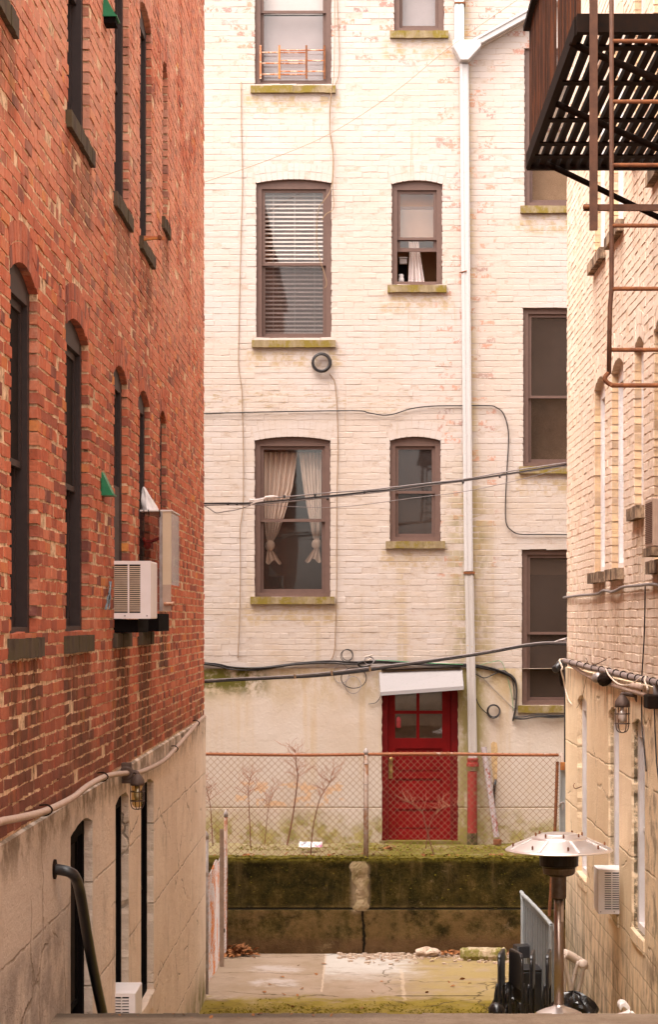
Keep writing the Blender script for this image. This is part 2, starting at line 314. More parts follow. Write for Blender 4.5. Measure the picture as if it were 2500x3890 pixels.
def m_terrace():
    g = G('mossy_paving'); n = g.noise(2.6, 5, 0.7)
    c = g.ramp(n, [(0.3,(0.22,0.165,0.10)),(0.5,(0.17,0.14,0.028)),(0.65,(0.09,0.072,0.012))])
    c = g.mix(g.mul(g.sm(g.x, 0.2, -0.6), 0.55), c, (0.36,0.28,0.18))
    c = g.mix(g.mul(g.sm(g.y, 25.98, 25.9), g.sm(g.noise(9,4,0.7),0.3,0.6), 0.8), c, (0.13,0.09,0.03))
    return g.done(c, 0.95, 0, g.noise(25,5,0.8), 0.9, 0.03, 0.1)
def m_landing():
    g = G('landing_concrete'); n = g.noise(3, 6, 0.7); n2 = g.noise(45, 5, 0.8)
    c = g.mix(g.sm(n, 0.3, 0.7), (0.30,0.225,0.165), (0.21,0.145,0.10))
    edge = g.mul(g.sm(g.y, 11.40, 11.5), g.sm(g.x, 0.6, -0.4))
    c = g.mix(g.mul(g.mx(edge, g.sm(n2, 0.55, 0.7)), 0.75), c, (0.09,0.066,0.05))
    return g.done(c, 0.95, 0, g.add(n2, n), 0.9, 0.02, 0.1)
def m_sill(name, a, b, moss):
    g = G(name); n = g.noise(5, 5, 0.7, g.vec(2,2,0.6)); n2 = g.noise(30,4,0.7)
    c = g.mix(g.sm(n, 0.35, 0.65), a, b)
    c = g.mix(g.sm(g.noise(4,4,0.7,g.vec(1.5,1.5,1,(5,2,1))), 0.42, 0.58, 0, 0.9), c, moss)
    return g.done(c, 0.92, 0, g.add(n2,n), 0.5, 0.01, 0.15)
def m_glass(name, tint, refl=1.0, rough=0.02, veil=None):
    g = G(name); t = g.nt.nodes.new('ShaderNodeBsdfTransparent'); t.inputs[0].default_value = tint+(1,)
    gl = g.nt.nodes.new('ShaderNodeBsdfGlossy'); gl.inputs['Roughness'].default_value = rough; gl.inputs['Color'].default_value = (refl,refl,refl,1)
    w = g.noise(1.8, 2, 0.4); bp = g.nt.nodes.new('ShaderNodeBump'); bp.inputs['Strength'].default_value = 0.05; bp.inputs['Distance'].default_value = 0.02
    g.link(w, bp.inputs['Height']); g.link(bp.outputs[0], gl.inputs['Normal'])
    fr = g.nt.nodes.new('ShaderNodeFresnel'); ge = g.nt.nodes.new('ShaderNodeNewGeometry'); g.link(g.sub(1.5, g.mul(ge.outputs['Backfacing'], 1.5-1/1.5)), fr.inputs[0])
    mx = g.nt.nodes.new('ShaderNodeMixShader'); g.link(fr.outputs[0], mx.inputs[0]); g.link(t.outputs[0], mx.inputs[1]); g.link(gl.outputs[0], mx.inputs[2])
    last = mx.outputs[0]
    if veil:                                            # insect screen and dust in front of the pane
        d = g.nt.nodes.new('ShaderNodeBsdfDiffuse'); d.inputs[0].default_value = veil[0]+(1,); m2 = g.nt.nodes.new('ShaderNodeMixShader')
        g.set(m2.inputs[0], g.sm(g.noise(1.3,3,0.5), 0.25, 0.75, veil[1]*0.75, veil[1]*1.2)); g.link(last, m2.inputs[1]); g.link(d.outputs[0], m2.inputs[2]); last = m2.outputs[0]
    g.link(last, g.out.inputs[0]); return g.m
def m_worn(name, paint, under, thr=0.55, rough=0.6, scale=9, metal=0.0, bs=0.4):
    g = G(name); n = g.noise(scale, 6, 0.75); n2 = g.noise(50,4,0.7)
    c = g.mix(g.sm(n, thr-0.03, thr+0.05), paint, under)
    c = g.mix(g.sm(n2, 0.55, 0.75, 0, 0.4), c, tuple(k*0.45 for k in under))
    return g.done(c, rough, metal, g.add(n, n2), bs, 0.004, 0.35)
def m_sheer(name, c, alpha):
    g = G(name); t = g.nt.nodes.new('ShaderNodeBsdfTransparent'); d = g.nt.nodes.new('ShaderNodeBsdfDiffuse'); d.inputs[0].default_value = c+(1,)
    mx = g.nt.nodes.new('ShaderNodeMixShader'); mx.inputs[0].default_value = alpha
    g.link(t.outputs[0], mx.inputs[1]); g.link(d.outputs[0], mx.inputs[2]); g.link(mx.outputs[0], g.out.inputs[0]); return g.m

M['brick'] = m_red_brick(); M['mortar'] = m_mortar(); M['oldbrick'] = m_old_wall()
M['paint_back'] = paint_wall('cream_painted_brick', (0.462,0.397,0.372), (0.462,0.373,0.315), False)
M['paint_right'] = paint_wall('yellow_painted_brick', (0.74,0.60,0.50), (0.70,0.525,0.395), True)
M['fill_back'] = m_filled('cream_joint', (0.45,0.37,0.325), (0.33,0.24,0.17))
M['fill_right'] = m_filled('yellow_joint', (0.68,0.53,0.40), (0.38,0.27,0.165))
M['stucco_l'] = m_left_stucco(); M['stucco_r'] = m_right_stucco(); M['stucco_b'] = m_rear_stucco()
M['retain'] = m_retaining(); M['court'] = m_court(); M['terrace'] = m_terrace(); M['landing'] = m_landing()
M['sill_b'] = m_sill('mossy_sandstone', (0.27,0.205,0.125), (0.20,0.145,0.08), (0.175,0.125,0.018))
M['sill_l'] = m_sill('sooty_stone', (0.105,0.076,0.054), (0.058,0.040,0.031), (0.085,0.064,0.036))
M['sill_r'] = m_sill('worn_stone', (0.42,0.29,0.19), (0.2,0.14,0.1), (0.10,0.065,0.045))
M['frame_b'] = simple('brown_window_frame', (0.130,0.075,0.060), 0.55, c2=(0.108,0.062,0.05))
M['frame_l'] = simple('dark_brown_frame', (0.040,0.024,0.022), 0.6, c2=(0.030,0.018,0.017))
M['frame_r'] = simple('white_vinyl_frame', (0.74,0.70,0.70), 0.4, c2=(0.68,0.62,0.61))
M['sash_trim'] = simple('tan_sash', (0.29,0.19,0.13), 0.5, c2=(0.22,0.14,0.1))
M['screen'] = simple('dark_screen', (0.016,0.010,0.009), 0.8, spec=0.1)
M['glass'] = m_glass('window_glass', (0.96,0.94,0.92), 0.8); M['glass_mid'] = m_glass('dusty_glass', (0.90,0.87,0.84), 0.8, veil=((0.09,0.065,0.055), 0.12))
M['glass_veil'] = m_glass('screened_lower_glass', (0.82,0.79,0.78), 0.8, veil=((0.09,0.065,0.058), 0.24))
M['peach'] = simple('peach_shade', (0.42,0.26,0.19), 0.9, c2=(0.36,0.22,0.165), scale=3)
M['orange_shade'] = simple('orange_strip', (0.50,0.24,0.09), 0.9, c2=(0.42,0.19,0.08), scale=4)
M['tan_reflect'] = simple('tan_reflection', (0.30,0.21,0.145), 0.95, c2=(0.15,0.10,0.07), scale=3.0, spec=0.0)  # backing of window H: tan reflection in its glass put into colour
M['reflect_and_blind'] = simple('sandy_reflection_and_blind', (0.62,0.46,0.33), 0.95, c2=(0.45,0.32,0.22), scale=4.0, spec=0.0)  # paints the bright wall reflected in window G; also window I's roller shade
M['glass_dim'] = m_glass('screened_glass', (0.75,0.72,0.7), 0.8, veil=((0.085,0.06,0.05), 0.42))
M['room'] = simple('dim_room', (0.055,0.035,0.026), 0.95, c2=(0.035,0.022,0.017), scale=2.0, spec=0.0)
M['brick_reflect'] = simple('pink_brick_reflection', (0.24,0.115,0.08), 0.95, c2=(0.10,0.05,0.04), scale=4.0, spec=0.0)  # backing coloured to stand for red brick reflected in window B
M['sky_reflection'] = simple('sky_reflection',(0.36,0.32,0.345),0.8,c2=(0.31,0.27,0.29),scale=2)  # sky reflection in windows A and D put into colour
M['room_warm'] = simple('warm_room', (0.50,0.30,0.18), 0.95, c2=(0.40,0.23,0.13), scale=2.0, spec=0.0)
M['shade'] = simple('white_roller_shade', (0.55,0.52,0.54), 0.8, c2=(0.5,0.47,0.48), scale=1.5)
M['red'] = simple('red_door_paint', (0.22,0.004,0.005), 0.6, c2=(0.16,0.003,0.004), scale=5, spec=0.15)
M['red_dark'] = simple('red_frame_paint', (0.15,0.004,0.005), 0.6, c2=(0.10,0.003,0.004), scale=5, spec=0.15)
M['brass'] = simple('old_brass', (0.45,0.30,0.10), 0.45, 0.8, c2=(0.2,0.12,0.05))
M['white_board'] = m_worn('white_painted_board', (0.235,0.21,0.21), (0.21,0.16,0.125), 0.66, 0.6, 4)
M['white_metal'] = simple('white_enamel', (0.78,0.72,0.70), 0.35, c2=(0.70,0.63,0.60))
M['white_pipe'] = m_worn('white_pipe_paint', (0.47,0.435,0.43), (0.37,0.30,0.25), 0.67, 0.5, 4)
M['blue_pipe'] = m_worn('faded_blue_paint', (0.55,0.66,0.66), (0.66,0.58,0.42), 0.62, 0.6, 4)
M['rust'] = simple('rust', (0.24,0.085,0.03), 0.9, c2=(0.11,0.04,0.02), scale=25)
M['rust_orange'] = simple('orange_rust', (0.55,0.22,0.06), 0.9, c2=(0.30,0.11,0.04), scale=25)
M['rust_pale'] = m_worn('flaking_pale_rust', (0.62,0.42,0.30), (0.42,0.14,0.06), 0.47, 0.85, 12)
M['iron'] = simple('black_iron', (0.008,0.005,0.004), 0.85, c2=(0.018,0.008,0.004), scale=30, spec=0.12)
M['iron_brown'] = simple('brown_painted_iron', (0.115,0.048,0.026), 0.7, c2=(0.06,0.025,0.014), scale=12)
def m_rail():
    g = G('rusty_brown_bars'); n = g.noise(3.0,5,0.7,g.vec(6,6,0.5)); n2 = g.noise(30,5,0.7)
    c = g.ramp(n, [(0.3,(0.022,0.010,0.007)),(0.5,(0.062,0.024,0.013)),(0.66,(0.15,0.045,0.016)),(0.8,(0.10,0.05,0.03))])
    return g.done(c, 0.85, 0, n2, 0.4, 0.004, 0.2)
M['rail'] = m_rail()
M['moss'] = simple('moss_tufts', (0.17,0.13,0.014), 0.95, c2=(0.09,0.07,0.008), scale=14, spec=0.02)
M['cable'] = simple('black_cable', (0.020,0.016,0.016), 0.5, c2=(0.035,0.028,0.028))
M['cable_grey'] = simple('grey_cable', (0.27,0.235,0.235), 0.5, c2=(0.17,0.145,0.14))
M['cable_tan'] = simple('paint_splashed_wire', (0.34,0.22,0.13), 0.7, c2=(0.22,0.14,0.08))
M['cable_white'] = simple('white_cable', (0.72,0.60,0.50), 0.5, c2=(0.6,0.48,0.38))
M['green_wire'] = simple('green_wire', (0.12,0.34,0.16), 0.5)
M['galv'] = simple('galvanised_steel', (0.42,0.37,0.36), 0.5, 0.5, c2=(0.27,0.22,0.2))
M['fence_wire'] = m_worn('rusty_fence_wire', (0.22,0.115,0.07), (0.17,0.05,0.018), 0.52, 0.8, 2.0)
def m_gate():
    g = G('pale_wire_with_rust'); n = g.noise(2.6,5,0.7,g.vec(1,2.2,0.8))
    c = g.mix(g.sm(n, 0.47, 0.56), (0.50,0.42,0.39), (0.52,0.15,0.025))
    return g.done(c, 0.7, 0.0, g.noise(40,3,0.6), 0.3, 0.003)
M['gate_wire'] = m_gate()
M['conduit'] = simple('painted_conduit', (0.50,0.36,0.29), 0.55, c2=(0.40,0.27,0.21))
M['lamp_metal'] = simple('bronze_lamp_metal', (0.13,0.085,0.068), 0.6, 0.3, c2=(0.08,0.05,0.04))
M['jar'] = m_glass('lamp_jar_glass', (0.85,0.74,0.50), 1.0, 0.08)
M['jar_pale'] = m_glass('pale_jar_glass', (0.9,0.84,0.8), 1.0, 0.08)
M['bulb'] = simple('frosted_bulb', (0.62,0.52,0.34), 0.5)
M['green'] = simple('green_metal', (0.020,0.20,0.085), 0.5, c2=(0.014,0.13,0.055))
M['plastic_clear'] = m_glass('clear_plastic', (0.72,0.66,0.66), 1.0, 0.12)
M['plywood'] = simple('pale_plywood', (0.66,0.52,0.38), 0.8, c2=(0.56,0.42,0.29), scale=4)
M['bag'] = simple('white_plastic_bag', (0.74,0.68,0.67), 0.4, c2=(0.62,0.56,0.56), bs=0.5)
M['ac_white'] = simple('ac_white', (0.82,0.745,0.745), 0.4, c2=(0.75,0.665,0.65), scale=6)
M['ac_cream'] = simple('ac_cream_fins', (0.62,0.48,0.38), 0.6, c2=(0.5,0.37,0.27))
M['ac_tan'] = simple('ac_tan', (0.52,0.37,0.29), 0.5, c2=(0.44,0.31,0.24))
M['ac_grille'] = simple('ac_brown_grille', (0.24,0.14,0.10), 0.7)
M['dark'] = simple('black_void', (0.008,0.006,0.006), 0.9, spec=0.05)
M['black_plastic'] = simple('black_plastic', (0.012,0.011,0.012), 0.32, c2=(0.02,0.018,0.02), spec=0.5)
M['bag_black'] = simple('black_bin_bag', (0.010,0.009,0.010), 0.25, spec=0.6, bs=0.8, scale=9)
def m_steel():
    g = G('brushed_steel'); n = g.noise(8,4,0.6)
    return g.done(g.mix(n,(0.86,0.80,0.79),(0.78,0.71,0.69)), g.sm(n,0.3,0.7,0.28,0.42), 0.85, g.noise(60,3,0.6), 0.05, 0.002)
M['steel'] = m_steel()
M['steel_dark'] = simple('dark_steel', (0.16,0.12,0.10), 0.4, 0.85, c2=(0.1,0.075,0.06))
M['burner'] = simple('black_burner', (0.025,0.015,0.010), 0.4, 0.4)
M['table_grey'] = simple('blue_grey_plastic', (0.19,0.20,0.205), 0.55, c2=(0.14,0.145,0.15), scale=6)
M['chair_cream'] = m_worn('cream_chair_paint', (0.62,0.50,0.42), (0.40,0.28,0.2), 0.6, 0.5, 8)
M['white_plastic'] = simple('white_chair_plastic', (0.80,0.74,0.72), 0.35, c2=(0.74,0.67,0.64))
M['leaf'] = simple('dry_leaf', (0.36,0.135,0.04), 0.8, c2=(0.18,0.07,0.028), scale=6)
M['twig'] = simple('dry_twig', (0.20,0.085,0.05), 0.85, c2=(0.12,0.05,0.03), scale=9)
M['twig_fine'] = simple('fine_orange_twig', (0.40,0.17,0.10), 0.85, c2=(0.26,0.11,0.065))
M['rock'] = simple('pale_rock', (0.62,0.48,0.38), 0.9, c2=(0.42,0.3,0.22), bs=0.8)
M['mossy_block'] = m_sill('mossy_block', (0.50,0.38,0.27), (0.36,0.27,0.17), (0.15,0.13,0.02))
M['standpipe'] = m_worn('flaking_red_pipe', (0.24,0.026,0.018), (0.22,0.10,0.05), 0.6, 0.7, 5)
M['redwhite'] = m_worn('peeling_red_and_grey_paint', (0.36,0.30,0.30), (0.24,0.03,0.022), 0.55, 0.7, 8)
M['grey_board'] = simple('blue_grey_steel', (0.40,0.42,0.43), 0.6, c2=(0.30,0.31,0.32), scale=5)
M['curtain'] = m_sheer('sheer_curtain', (0.82,0.69,0.62), 0.58); M['curtain_white'] = m_sheer('white_curtain', (0.78,0.68,0.66), 0.85)
M['blind'] = simple('white_slats', (0.62,0.54,0.52), 0.5, c2=(0.56,0.48,0.45))
M['pink'] = simple('pink_plastic', (0.55,0.08,0.10), 0.5); M['litter'] = simple('printed_wrapper', (0.70,0.66,0.64), 0.5, c2=(0.5,0.25,0.3), scale=22)
M['red_thing'] = simple('red_plastic', (0.5,0.015,0.015), 0.4)
M['wood'] = simple('weathered_wood', (0.34,0.24,0.18), 0.9, c2=(0.22,0.15,0.11), scale=12)
M['ground'] = simple('packed_earth', (0.12,0.09,0.06), 0.95, scale=2)
M['roof'] = simple('tar_roof', (0.04,0.035,0.03), 0.95, scale=3)
# ------------------------------------------------------------------ mesh helpers
class MB:
    def __init__(s): s.v = []; s.f = []; s.c = []; s.cur = (0.5,0.5,0.5)
    def pts(s, P):
        k = len(s.v)
        for p in P: s.v.append(Vector(p)); s.c.append(s.cur)
        return k
    def hexa(s, P):                                   # 8 points: bottom ring 0-3, top ring 4-7
        k = s.pts(P)
        for q in ((3,2,1,0),(4,5,6,7),(0,1,5,4),(1,2,6,5),(2,3,7,6),(3,0,4,7)): s.f.append(tuple(k+i for i in q))
        return s
    def box(s, x0,x1,y0,y1,z0,z1):
        return s.hexa([(x0,y0,z0),(x1,y0,z0),(x1,y1,z0),(x0,y1,z0),(x0,y0,z1),(x1,y0,z1),(x1,y1,z1),(x0,y1,z1)])
    def wbox(s, W, u0,u1,v0,v1,d0,d1):
        return s.hexa([W(u0,v0,d0),W(u1,v0,d0),W(u1,v0,d1),W(u0,v0,d1),W(u0,v1,d0),W(u1,v1,d0),W(u1,v1,d1),W(u0,v1,d1)])
    def obox(s, c, ax, ay, az):
        c, ax, ay, az = map(Vector, (c, ax, ay, az))
        return s.hexa([c-ax-ay-az, c+ax-ay-az, c+ax+ay-az, c-ax+ay-az, c-ax-ay+az, c+ax-ay+az, c+ax+ay+az, c-ax+ay+az])
    def bar(s, a, b, w, h, up=(0,0,1)):
        a, b, up = Vector(a), Vector(b), Vector(up); d = b-a
        n = d.cross(up)
        if n.length < 1e-6: n = d.cross(Vector((1,0,0)))
        n.normalize(); t = n.cross(d).normalized()
        return s.obox((a+b)/2, d/2, n*w/2, t*h/2)
    def prism(s, poly, off):
        off = Vector(off); n = len(poly); k = s.pts(poly); s.pts([Vector(p)+off for p in poly])
        s.f.append(tuple(k+i for i in range(n))); s.f.append(tuple(k+n+i for i in reversed(range(n))))
        for i in range(n): j = (i+1) % n; s.f.append((k+i, k+n+i, k+n+j, k+j))
        return s
    def tube(s, P, r, n=6, closed=False, sub=0, r1=None):
        P = [Vector(p) for p in P]
        if sub and len(P) > 2:
            Q = []; m = len(P)
            for i in range(m if closed else m-1):
                g = (lambda k: P[k % m]) if closed else (lambda k: P[min(max(k,0),m-1)])
                a, b, c, d = g(i-1), g(i), g(i+1), g(i+2)
                for j in range(sub):
                    t = j/sub
                    Q.append(0.5*((2*b)+(c-a)*t+(2*a-5*b+4*c-d)*t*t+(3*b-a-3*c+d)*t**3))
            if not closed: Q.append(P[-1])
            P = Q
        m = len(P); T = []
        for i in range(m):
            if closed: d = P[(i+1)%m]-P[i-1]
            else: d = P[min(i+1,m-1)]-P[max(i-1,0)]
            T.append(d.normalized() if d.length > 1e-9 else Vector((0,0,1)))
        up = Vector((0,0,1)) if abs(T[0].z) < 0.9 else Vector((1,0,0))
        N = T[0].cross(up).normalized(); k = len(s.v)
        for i in range(m):
            N = (N - T[i]*N.dot(T[i])); N = N.normalized() if N.length > 1e-6 else T[i].orthogonal().normalized()
            Bn = T[i].cross(N); rr = r if r1 is None else r+(r1-r)*i/(m-1)
            s.pts([P[i]+(N*math.cos(2*math.pi*j/n)+Bn*math.sin(2*math.pi*j/n))*rr for j in range(n)])
        for i in range(m if closed else m-1):
            a = k+i*n; b = k+((i+1)%m)*n
            for j in range(n): jj = (j+1)%n; s.f.append((a+j, a+jj, b+jj, b+j))
        if not closed:
            s.f.append(tuple(k+j for j in reversed(range(n)))); s.f.append(tuple(k+(m-1)*n+j for j in range(n)))
        return s
    def lathe(s, prof, c, n=24, ax=(0,0,1)):
        c = Vector(c); ax = Vector(ax).normalized(); e1 = ax.orthogonal().normalized(); e2 = ax.cross(e1)
        k = len(s.v); m = len(prof)
        for (r, z) in prof:
            s.pts([c+ax*z+(e1*math.cos(2*math.pi*j/n)+e2*math.sin(2*math.pi*j/n))*max(r,1e-4) for j in range(n)])
        for i in range(m-1):
            for j in range(n): jj = (j+1)%n; s.f.append((k+i*n+j, k+i*n+jj, k+(i+1)*n+jj, k+(i+1)*n+j))
        s.f.append(tuple(k+j for j in reversed(range(n)))); s.f.append(tuple(k+(m-1)*n+j for j in range(n)))
        return s
    def grid(s, fn, nu, nv):
        k = len(s.v)
        for i in range(nu+1):
            s.pts([fn(i/nu, j/nv) for j in range(nv+1)])
        for i in range(nu):
            for j in range(nv): a = k+i*(nv+1)+j; s.f.append((a, a+nv+1, a+nv+2, a+1))
        return s
    def build(s, name, mat, parent=None, smooth=False, bevel=0.0, label=None, cat=None, group=None, kind=None, solid=0.0):
        me = bpy.data.meshes.new(name)
        if parent is not None: o0 = world_loc(parent)
        else:
            xs = [p.x for p in s.v]; ys = [p.y for p in s.v]; zs = [p.z for p in s.v]
            o0 = Vector(((min(xs)+max(xs))/2, (min(ys)+max(ys))/2, min(zs)))
        me.from_pydata([p-o0 for p in s.v], [], s.f); me.update()
        ca = me.color_attributes.new('bc', 'FLOAT_COLOR', 'POINT')
        flat = []
        for c in s.c: flat += [c[0], c[1], c[2], 1.0]
        ca.data.foreach_set('color', flat)
        if smooth: me.polygons.foreach_set('use_smooth', [True]*len(me.polygons))
        me.materials.append(M[mat] if isinstance(mat, str) else mat)
        o = bpy.data.objects.new(name, me); col.objects.link(o)
        if parent is not None: o.parent = parent; WL[o.name] = o0.copy()
        else: o.location = o0; WL[o.name] = o0.copy()
        if bevel:
            m = o.modifiers.new('bevel','BEVEL'); m.width = bevel; m.segments = 2; m.limit_method = 'ANGLE'
        if solid:
            m = o.modifiers.new('thick','SOLIDIFY'); m.thickness = solid; m.offset = 0
        tag(o, label, cat, group, kind)
        return o
WL = {}
def world_loc(o): return WL[o.name]
def tag(o, label=None, cat=None, group=None, kind=None):
    if label: o['label'] = label
    if cat: o['category'] = cat
    if group: o['group'] = group
    if kind: o['kind'] = kind
    return o
def empty(name, loc, label=None, cat=None, group=None):
    o = bpy.data.objects.new(name, None); col.objects.link(o); o.location = loc; o.empty_display_size = 0.2
    WL[o.name] = Vector(loc); return tag(o, label, cat, group)
def copy_tree(o, parent=None):
    c = o.copy(); col.objects.link(c)
    if parent is not None: c.parent = parent
    for ch in list(o.children): copy_tree(ch, c)
    return c

# walls: (u along, v up, d outwards)
def WLEFT(u, v, d): return Vector((XL+d, u, v))
def WRIGHT(u, v, d): return Vector((XR-d, u, v))
def WBACK(u, v, d): return Vector((u, YB-d, v))

def arc_top(a, b, v1, rise, n=10):
    hw = (b-a)/2; uc = (a+b)/2
    if rise <= 0: return [(b, v1), (a, v1)]
    Rr = (hw*hw+rise*rise)/(2*rise); vc = v1+rise-Rr; th = math.asin(hw/Rr)
    return [(uc+Rr*math.sin(th-2*th*i/n), vc+Rr*math.cos(th-2*th*i/n)) for i in range(n+1)]
def outline(op, grow=0.0, jit=0.0, seed=0):
    a, b, v0, v1, rise = op[0]-grow, op[1]+grow, op[2], op[3], op[4]
    P = [(a, v0), (b, v0)]+arc_top(a, b, v1+grow, rise)
    if jit:
        r = random.Random(seed); Q = []
        for i in range(len(P)):
            p, q = P[i], P[(i+1)%len(P)]; L = math.hypot(q[0]-p[0], q[1]-p[1]); n = max(1, int(L/0.05))
            for k in range(n):
                t = k/n; Q.append((p[0]+(q[0]-p[0])*t+r.gauss(0,jit), p[1]+(q[1]-p[1])*t+(r.gauss(0,jit) if 0 < i else 0)))
        P = Q
    return P
def inside(poly, p):
    c = False; n = len(poly); x, y = p
    for i in range(n):
        (x0,y0),(x1,y1) = poly[i], poly[i-1]
        if (y0 > y) != (y1 > y) and x < (x1-x0)*(y-y0)/(y1-y0)+x0: c = not c
    return c
def wall_sheet(mb, W, u0, u1, v0, v1, holes, d, reveal):
    V = [(u0,v0),(u1,v0),(u1,v1),(u0,v1)]; E = [(0,1),(1,2),(2,3),(3,0)]
    for h in holes:
        k = len(V); V += h; E += [(k+i, k+(i+1)%len(h)) for i in range(len(h))]
    r = delaunay_2d_cdt([Vector(p) for p in V], E, [], 0, 1e-5)
    k = mb.pts([W(p[0], p[1], d) for p in r[0]])
    for f in r[2]:
        c = sum((r[0][i] for i in f), Vector((0,0)))/len(f)
        if not any(inside(h, c) for h in holes): mb.f.append(tuple(k+i for i in f))
    for h in holes:
        k = mb.pts([W(p[0], p[1], d) for p in h]); n = len(h); mb.pts([W(p[0], p[1], reveal) for p in h])
        for i in range(n): j = (i+1)%n; mb.f.append((k+i, k+j, k+n+j, k+n+i))
def bricks(W, u0, u1, v0, v1, ops, h, L, joint, jit, cham, seed, depth=0.13, proud=0.0, skew=0.0015, vj=None):
    vj = joint if vj is None else vj
    r = random.Random(seed); mb = MB()
    def one(a, b, c, d):
        if b-a < 0.02: return
        mb.cur = (r.random(), r.random(), r.random())
        o = r.gauss(0, jit)+proud; q = lambda: r.gauss(0, skew)
        P = [(a+q(),c+q()),(b+q(),c+q()),(b+q(),d+q()),(a+q(),d+q())]
        k = mb.pts([W(p[0],p[1],-depth) for p in P])
        m1 = mb.pts([W(p[0],p[1],o-cham) for p in P])
        for i in range(4): j = (i+1)%4; mb.f.append((k+i,k+j,m1+j,m1+i))
        if cham > 0:
            cx, cy = (a+b)/2, (c+d)/2
            m2 = mb.pts([W(p[0]+math.copysign(cham*1.3 if vj >= 0.003 else 0.0025,cx-p[0]),p[1]+math.copysign(cham,cy-p[1]),o+r.gauss(0,jit*0.35)) for p in P])
            for i in range(4): j = (i+1)%4; mb.f.append((m1+i,m1+j,m2+j,m2+i))
            mb.f.append((m2,m2+1,m2+2,m2+3))
        else: mb.f.append((m1,m1+1,m1+2,m1+3))
    nrow = int((v1-v0)/h)
    for k in range(nrow):
        c = v0+k*h+joint/2; d = c+h-joint; vm = (c+d)/2
        Lk = L/2 if k % 6 == 5 else L
        gaps = []
        for op in ops:
            a, b, w0, w1, rise = op; 
            if vm < w0 or vm > w1+rise+0.24: continue
            if vm <= w1: gaps.append((a, b)); continue
            hw = (b-a)/2
            if rise <= 0: continue
            Rr = (hw*hw+rise*rise)/(2*rise)+0.215; vc = w1+rise-Rr+0.215
            t = Rr*Rr-(vm-vc)**2
            if t > 0: e = min(math.sqrt(t), hw+0.05); gaps.append(((a+b)/2-e, (a+b)/2+e))
        u = u0-(0 if k % 2 else L/2)-r.random()*0.01
        while u < u1:
            ln = Lk*(1+r.uniform(-0.03,0.03)); a, b = max(u+vj/2, u0), min(u+ln-vj/2, u1); u += ln
            seg = [(a, b)]
            for (g0, g1) in gaps:
                ns = []
                for (p, q) in seg:
                    if g0-0.022 < q <= g0: q = g0
                    if g1 <= p < g1+0.022: p = g1
                    if q <= g0 or p >= g1: ns.append((p, q)); continue
                    if p < g0: ns.append((min(p, g0-0.05), g0))
                    if q > g1: ns.append((g1, max(q, g1+0.05)))
                seg = ns
            for (p, q) in seg: one(p, q, c, d)
    for op in ops:                                    # brick arches: two rings of bricks on edge
        a, b, w0, w1, rise = op
        if rise <= 0 or w1 > v1: continue
        hw = (b-a)/2; Rr = (hw*hw+rise*rise)/(2*rise); uc = (a+b)/2; vc = w1+rise-Rr; th = math.asin(min(1,(hw+0.0)/Rr))
        n = max(6, int(2*th*Rr/0.068))
        for ring in (0, 1):
            r0 = Rr+ring*0.107; r1_ = r0+0.099
            for i in range(n):
                t0 = -th+2*th*i/n+0.004/Rr; t1 = -th+2*th*(i+1)/n-0.004/Rr
                mb.cur = (r.random()*0.5, r.random(), r.random()); o = r.gauss(0, jit)+proud
                P = [(uc+rr*math.sin(t), vc+rr*math.cos(t)) for rr, t in ((r0,t0),(r0,t1),(r1_,t1),(r1_,t0))]
                k = mb.pts([W(p[0],p[1],-depth) for p in P]); m1 = mb.pts([W(p[0],p[1],o) for p in P])
                for q in range(4): j = (q+1)%4; mb.f.append((k+q,k+j,m1+j,m1+q))
                mb.f.append((m1,m1+1,m1+2,m1+3))
    return mb

